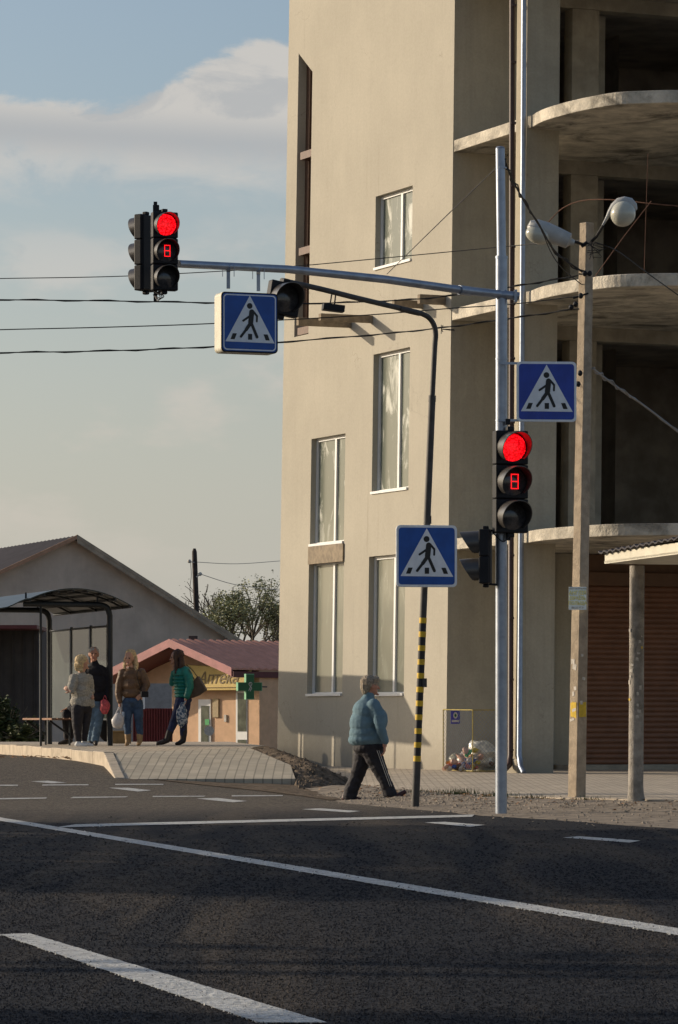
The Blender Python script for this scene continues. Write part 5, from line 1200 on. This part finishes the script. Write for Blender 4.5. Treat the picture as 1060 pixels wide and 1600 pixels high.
for dx_, dy in ((0, -.09), (8, .04)): remesh('shoe', [T((q(121 + dx_, 1163.5, dy), .042), (q(129 + dx_, 1163.5, dy - .03), .042), (q(136 + dx_, 1164.5, dy - .05), .030)), T((q(123 + dx_, 1159, dy), .045), (q(123 + dx_, 1163, dy), .04))], [wsh], f.th, .008, 2)
bl = mat('blond_hair', (.52, .38, .20), .7, var=.35, scale=40, bump=.6, bscale=90)
remesh('hair', [('e', q(127, 1031, -.01), (.108, .10, .10)), ('e', q(124.5, 1039, -.01), (.088, .098, .085)), T((q(120, 1044, -.04), .035), (q(128, 1047, -.07), .03)), T((q(122, 1045, .05), .035), (q(132, 1045, .07), .025))], [bl], f.th, .009, 1, nz=.016)

# --- man
f = Fig('grey-haired man in black jumper and jeans facing the viewer by the shelter post', 147, 1163, 66.0, 91.0, ZP); q = f.q
hp_, pt = head(q(146.5, 1020, 0), (.12, -1, -.05), 1.06)
bodyp = hp_ + [T((q(147, 1030), .06), (q(149, 1042), .07)), T((q(150, 1048), .09), (q(150, 1070), .10), (q(149, 1095), .07)), T((q(143, 1095), .06), (q(143, 1125), .05), (q(141, 1154), .045)), T((q(156, 1095), .06), (q(152, 1125), .05), (q(149, 1154, -.05), .045)), T((q(136, 1046), .05), (q(134, 1070), .045), (q(136, 1088), .03)), T((q(165, 1046), .05), (q(168, 1070), .045), (q(166, 1090, -.05), .03))]
bodyp += hand(q(166, 1091, -.05), (0, -.1, -1), (-1, 0, 0), 1, 1.05, .9) + hand(q(136, 1089, 0), (0, -.1, -1), (1, 0, 0), -1, 1.05, .9)
remesh('body', bodyp, [SKIN2, EYE, LIP], f.th, .008, 2, pt)
bj = mat('black_jumper', (.010, .010, .014), .9, var=.3, scale=15)
remesh('jumper', [('e', q(150, 1048), (.20, .13, .14)), T((q(140, 1044), .075), (q(159, 1044), .075)), ('e', q(150, 1066), (.20, .15, .22)), ('e', q(150, 1086), (.185, .145, .13)), T((q(134, 1047), .075), (q(132, 1066), .07), (q(135, 1086), .052)), T((q(166, 1047), .078), (q(170, 1068), .07), (q(167, 1088, -.05), .052)), T((q(147.5, 1033.5), .072), (q(149, 1041), .095))], [bj], f.th, .010, 2, nz=.010)
jn = mat('blue_jeans', (.035, .065, .12), .85, var=.35, scale=10, bump=.4)
jn2 = mat('pale_jeans', (.10, .16, .22), .85, var=.3, scale=9, bump=.4)
remesh('jeans', [('e', q(149, 1098), (.17, .13, .10)), T((q(144, 1100), .11), (q(145, 1126), .085), (q(142, 1153), .068)), T((q(156, 1100), .11), (q(153, 1126, -.03), .085), (q(149, 1154, -.06), .07))], [jn2], f.th, .010, 2, nz=.008)
bsh = mat('dark_shoe', (.03, .025, .022), .5)
for x_, dy in ((141, -.05), (149.5, -.12)): remesh('shoe', [T((q(x_, 1158, dy + .05), .045), (q(x_ + 1, 1159.5, dy - .08), .042), (q(x_ + 2, 1160, dy - .16), .032))], [bsh], f.th, .008, 2)
gh = mat('white_hair', (.34, .32, .30), .8, var=.2, scale=40)
remesh('hair', [('e', q(146.5, 1015.5, .015), (.083, .098, .085)), ('e', q(146.5, 1020, .045), (.082, .06, .075))], [gh], f.th, .009, 1, nz=.004)
t = thing('shopping_bag', 'pinkish red bag hanging from the hand of the man', 'bag', tuple(P(164, 1100, 65.9))); c = P(164, 1104, 65.85)
b = MB(); crumple(b, c, (.09, .05, .14), 4, amp=.2); b.build('sack', mat('pink_bag', (.50, .08, .09), .6, var=.4, scale=25), t, smooth=True)
b = MB(); b.tube(catmull([c + Vector((-.03, 0, .12)), c + Vector((0, 0, .19)), c + Vector((.03, 0, .12))], 4), .006, 5); b.build('handle', mat('pink_bag', (.5, .1, .1)), t)
t = thing('dark_bag', 'black bag standing by the shelter post behind the man', 'bag', tuple(P(165, 1160, 66.6))); c = P(164, 1138, 66.6)
b = MB(); crumple(b, c, (.13, .08, .24), 9, amp=.15); b.build('sack', M_black, t, smooth=True)
b = MB(); b.tube(catmull([c + Vector((-.06, 0, .2)), c + Vector((0, 0, .36)), c + Vector((.06, 0, .2))], 4), .008, 5); b.build('handle', M_black, t)

# --- blonde woman in brown jacket
f = Fig('blonde woman in brown leather jacket and jeans with tan boots, facing the viewer', 207, 1166, 65.6, 92.0, ZP); q = f.q
hp_, pt = head(q(202, 1029, -.02), (-.25, -1, -.05), 1.0)
bodyp = hp_ + [T((q(203, 1038), .05), (q(206, 1048), .06)), T((q(207, 1054), .09), (q(207, 1074), .09), (q(207, 1095), .07)), T((q(200, 1095), .06), (q(199, 1125), .05), (q(200, 1152), .04)), T((q(215, 1095), .06), (q(217, 1125), .05), (q(219, 1152), .04)), T((q(189, 1052), .045), (q(185, 1075), .04), (q(187, 1098, -.03), .028)), T((q(222, 1052), .045), (q(229, 1070), .04), (q(222, 1084, -.1), .028))]
bodyp += hand(q(187.5, 1100, -.03), (0, 0, -1), (1, 0, 0), -1, .95, 1.1) + hand(q(222, 1085, -.12), (-.6, 0, -.6), (0, 1, 0), 1, .95, .8)
remesh('body', bodyp, [SKIN, EYE, LIP], f.th, .008, 2, pt)
lj = mat('brown_leather', (.12, .066, .034), .55, var=.35, scale=9, bump=.4)
remesh('jacket', [('e', q(206, 1055), (.19, .13, .13)), ('e', q(206, 1070), (.165, .14, .17)), ('e', q(207, 1083), (.175, .145, .11)), T((q(192, 1051), .078), (q(186, 1070), .068), (q(185, 1084), .06), (q(187, 1095, -.03), .050)), T((q(221, 1051), .078), (q(229, 1069), .07), (q(224, 1083, -.08), .056)), T((q(204, 1044), .06), (q(206, 1050), .085))], [lj], f.th, .009, 2, nz=.008)
remesh('jeans', [('e', q(207, 1096), (.165, .135, .09)), T((q(200, 1098), .10), (q(198, 1124), .078), (q(200, 1148), .055)), T((q(215, 1098), .10), (q(217, 1124), .078), (q(219, 1148), .055))], [jn], f.th, .010, 2, nz=.008)
tb_ = mat('tan_boot', (.30, .19, .09), .6, var=.2)
for x_ in (200, 218.5): remesh('boot', [T((q(x_, 1149), .058), (q(x_, 1158), .048), (q(x_ - 1, 1162, -.04), .038), (q(x_ - 2, 1163.5, -.14), .028)), T((q(x_ + .5, 1159, .03), .02), (q(x_ + .5, 1164.5, .03), .013))], [tb_], f.th, .008, 2)
remesh('hair', [('e', q(204, 1023, .04), (.098, .10, .10)), T((q(211.5, 1027, .02), .040), (q(213, 1040, .0), .042), (q(212, 1050, -.06), .03)), T((q(196.5, 1028, .04), .034), (q(195, 1040, .03), .034), (q(194.5, 1048, -.0), .02)), ('e', q(205, 1036, .07), (.09, .05, .10))], [bl], f.th, .009, 1, nz=.014)
t = thing('plastic_bag', 'white plastic carrier bag held by the blonde woman in brown', 'bag', tuple(P(185, 1122, 65.5))); c = P(184.5, 1127, 65.5)
b = MB(); crumple(b, c, (.115, .07, .14), 2, amp=.22); b.build('sack', mat('white_bag', (.50, .48, .48), .4, var=.15, scale=20), t, smooth=True)
b = MB(); b.tube([c + Vector((-.05, 0, .10)), c + Vector((.02, 0, .24))], .012, 5); b.tube([c + Vector((.06, 0, .10)), c + Vector((.035, 0, .24))], .012, 5); b.build('handle', MATS['white_bag'], t)
t = thing('purse', 'small black purse at the hip of the blonde woman in brown', 'bag', tuple(P(226, 1092, 65.4))); c = P(226, 1085, 65.4)
b = MB(); b.box(c, (.13, .07, .10), rz=.2); b.build('pouch', M_black, t, bevel=.012)
b = MB(); b.tube(catmull([c + Vector((-.05, 0, .04)), P(214, 1055, 65.35), P(219, 1044, 65.5)], 6), .006, 5); b.build('strap', M_black, t)

# --- woman in teal jacket
f = Fig('dark-haired woman in teal quilted jacket standing side-on, hand to her face', 283, 1166, 66.2, 90.5, ZP); q = f.q
hp_, pt = head(q(275, 1028, 0), (-1, -.25, -.25), 1.0)
bodyp = hp_ + [T((q(278, 1037), .05), (q(283, 1047), .06)), T((q(285, 1052), .09), (q(285, 1070), .09), (q(286, 1092), .07)), T((q(284, 1095, -.07), .06), (q(276, 1122, -.08), .05), (q(264, 1150, -.08), .045)), T((q(289, 1095, .07), .06), (q(286, 1125, .07), .05), (q(286, 1152, .07), .045)), T((q(278, 1050, .14), .045), (q(270, 1066, .1), .038), (q(272, 1045, .0), .027)), T((q(291, 1050, -.16), .048), (q(295, 1072, -.18), .04), (q(291, 1090, -.18), .028))]
bodyp += hand(q(272, 1044, 0), (.05, 0, 1), (1, 0, 0), 1, .95, .8) + hand(q(291, 1092, -.18), (-.05, 0, -1), (-1, 0, 0), 1, .95, 1.1)
remesh('body', bodyp, [SKIN, EYE, LIP], f.th, .008, 2, pt)
tj = mat('teal_quilt', (.010, .17, .135), .5, var=.2, scale=12)
def tealseg(): return [T((q(291, 1049, -.14), .078), (q(296, 1060, -.17), .078)), T((q(296, 1062, -.17), .076), (q(297, 1074, -.18), .072)), T((q(297, 1076, -.18), .068), (q(293, 1089, -.18), .055))]
jk = [('e', q(284, 1052), (.155, .17, .11))] + [('e', q(283.5 + .3 * k, 1055 + 5.6 * k), (.155 - .004 * abs(k - 2), .175, .045)) for k in range(7)] + tealseg() + [T((q(279, 1050, .13), .075), (q(270, 1062, .12), .066), (q(269, 1068, .1), .06), (q(271, 1052, .02), .045)), T((q(281, 1042), .062), (q(284, 1050), .085))]
remesh('jacket', jk, [tj], f.th, .009, 1, nz=.006)
njn = mat('navy_jeans', (.022, .032, .085), .85, var=.3, scale=10)
remesh('jeans', [('e', q(287, 1094), (.15, .14, .10)), T((q(283, 1098, -.07), .108), (q(275, 1122, -.08), .08), (q(265, 1147, -.08), .058)), T((q(289, 1098, .07), .105), (q(287, 1122, .07), .08), (q(286, 1148, .07), .058))], [njn], f.th, .010, 2, nz=.008)
bb_ = mat('black_boot', (.022, .018, .018), .5, var=.2)
remesh('boot', [T((q(266, 1144, -.08), .062), (q(262, 1157, -.08), .055), (q(256, 1160, -.08), .046), (q(247, 1162.5, -.08), .034))], [bb_], f.th, .008, 2)
remesh('boot', [T((q(286, 1128, .07), .072), (q(287, 1145, .07), .062), (q(286, 1158, .07), .052), (q(281, 1161.5, .04), .042), (q(276, 1163, .03), .030))], [bb_], f.th, .008, 2)
dh = mat('dark_brown_hair', (.045, .020, .012), .6, var=.4, scale=40, bump=.5, bscale=90)
remesh('hair', [('e', q(278.5, 1024, 0), (.105, .098, .10)), T((q(283, 1026, -.04), .055), (q(283, 1042, -.07), .05), (q(280, 1055, -.12), .032)), T((q(283, 1028, .05), .05), (q(284, 1045, .05), .05)), T((q(274, 1022, -.07), .03), (q(276, 1040, -.11), .028), (q(276, 1052, -.13), .02))], [dh], f.th, .009, 1, nz=.014)
t = thing('shoulder_bag', 'large dark brown shoulder bag behind the woman in teal', 'bag', tuple(P(306, 1092, 66.2)))
b = MB(); b.prism([P(303, 1062, 66.1), P(309, 1056, 66.1), P(322, 1078, 66.1), P(311, 1086, 66.1), P(296, 1092, 66.1), P(293, 1085, 66.1)], (.03, .12, 0)); b.build('pouch', mat('brown_bag', (.075, .050, .032), .6, var=.2, scale=12), t, bevel=.02)
b = MB(); b.tube(catmull([P(304, 1062, 66.05), P(296, 1048, 66.0), P(289, 1040, 66.1)], 6), .010, 5); b.tube(catmull([P(309, 1058, 66.1), P(300, 1046, 66.05), P(291, 1039, 66.15)], 6), .008, 5); b.build('strap', MATS['brown_bag'], t)
t = thing('plastic_bag', 'blue and white printed plastic bag hanging from the hand of the woman in teal', 'bag', tuple(P(285, 1140, 65.9)))
def bagpat(tn, ob, c, b_):
    return mixc(tn, maprange(tn, noise_tex(tn, ob, 22, 3, .6), .45, .55), (.42, .44, .46), (.04, .08, .14))
b = MB(); c = P(285, 1118, 65.85); crumple(b, c, (.09, .045, .20), 12, amp=.35); b.build('sack', mat('printed_bag', (.3, .3, .3), .4, extra=bagpat), t, smooth=True)
b = MB(); b.tube([P(284, 1104, 65.9), P(290, 1096, 65.95)], .015, 5); b.build('handle', MATS['printed_bag'], t)

# --- seated person
f = Fig('person in dark clothes seated on the bench, mostly hidden behind the woman in grey', 124, 1163, 67.6, 88.8, ZP); q = f.q
hp_, pt = head(q(124, 1070, 0), (-1, .1, -.1), .98)
bodyp = hp_ + [T((q(125, 1079), .05), (q(127, 1088), .06)), T((q(127, 1092), .09), (q(127, 1115), .08)), T((q(124, 1118, -.08), .075), (q(104, 1114, -.12), .055), (q(105, 1152, -.12), .04)), T((q(124, 1118, .08), .075), (q(108, 1114, .1), .055), (q(110, 1152, .1), .04)), T((q(122, 1093, -.15), .045), (q(116, 1108, -.18), .038), (q(107, 1106, -.1), .027)), T((q(122, 1093, .15), .045), (q(116, 1108, .18), .038), (q(108, 1106, .06), .027))]
bodyp += hand(q(107, 1106, -.1), (-1, 0, -.2), (0, 0, -1), 1, .95, .6) + hand(q(108, 1106, .06), (-1, 0, -.2), (0, 0, -1), -1, .95, .6)
remesh('body', bodyp, [SKIN, EYE, LIP], f.th, .009, 2, pt)
remesh('coat', [('e', q(126, 1096), (.15, .2, .13)), ('e', q(126, 1108), (.16, .2, .13)), T((q(122, 1093, -.15), .07), (q(115, 1108, -.18), .062), (q(109, 1106, -.1), .05)), T((q(122, 1093, .15), .07), (q(116, 1108, .18), .06), (q(110, 1106, .06), .05))], [bj], f.th, .011, 2, nz=.01)
remesh('trousers', [T((q(124, 1117, -.08), .10), (q(104, 1114, -.12), .082), (q(105, 1150, -.12), .055)), T((q(124, 1117, .08), .10), (q(109, 1114, .1), .082), (q(110, 1150, .1), .055))], [blk], f.th, .011, 2)
for x_, dy in ((103, -.12), (108, .1)): remesh('shoe', [T((q(x_ + 2, 1156, dy), .042), (q(x_ - 5, 1159, dy), .036), (q(x_ - 10, 1160, dy), .026))], [bsh], f.th, .009, 2)
remesh('hair', [('e', q(125, 1065, 0), (.10, .09, .09)), ('e', q(129, 1072, 0), (.06, .08, .08))], [dh], f.th, .01, 1, nz=.01)
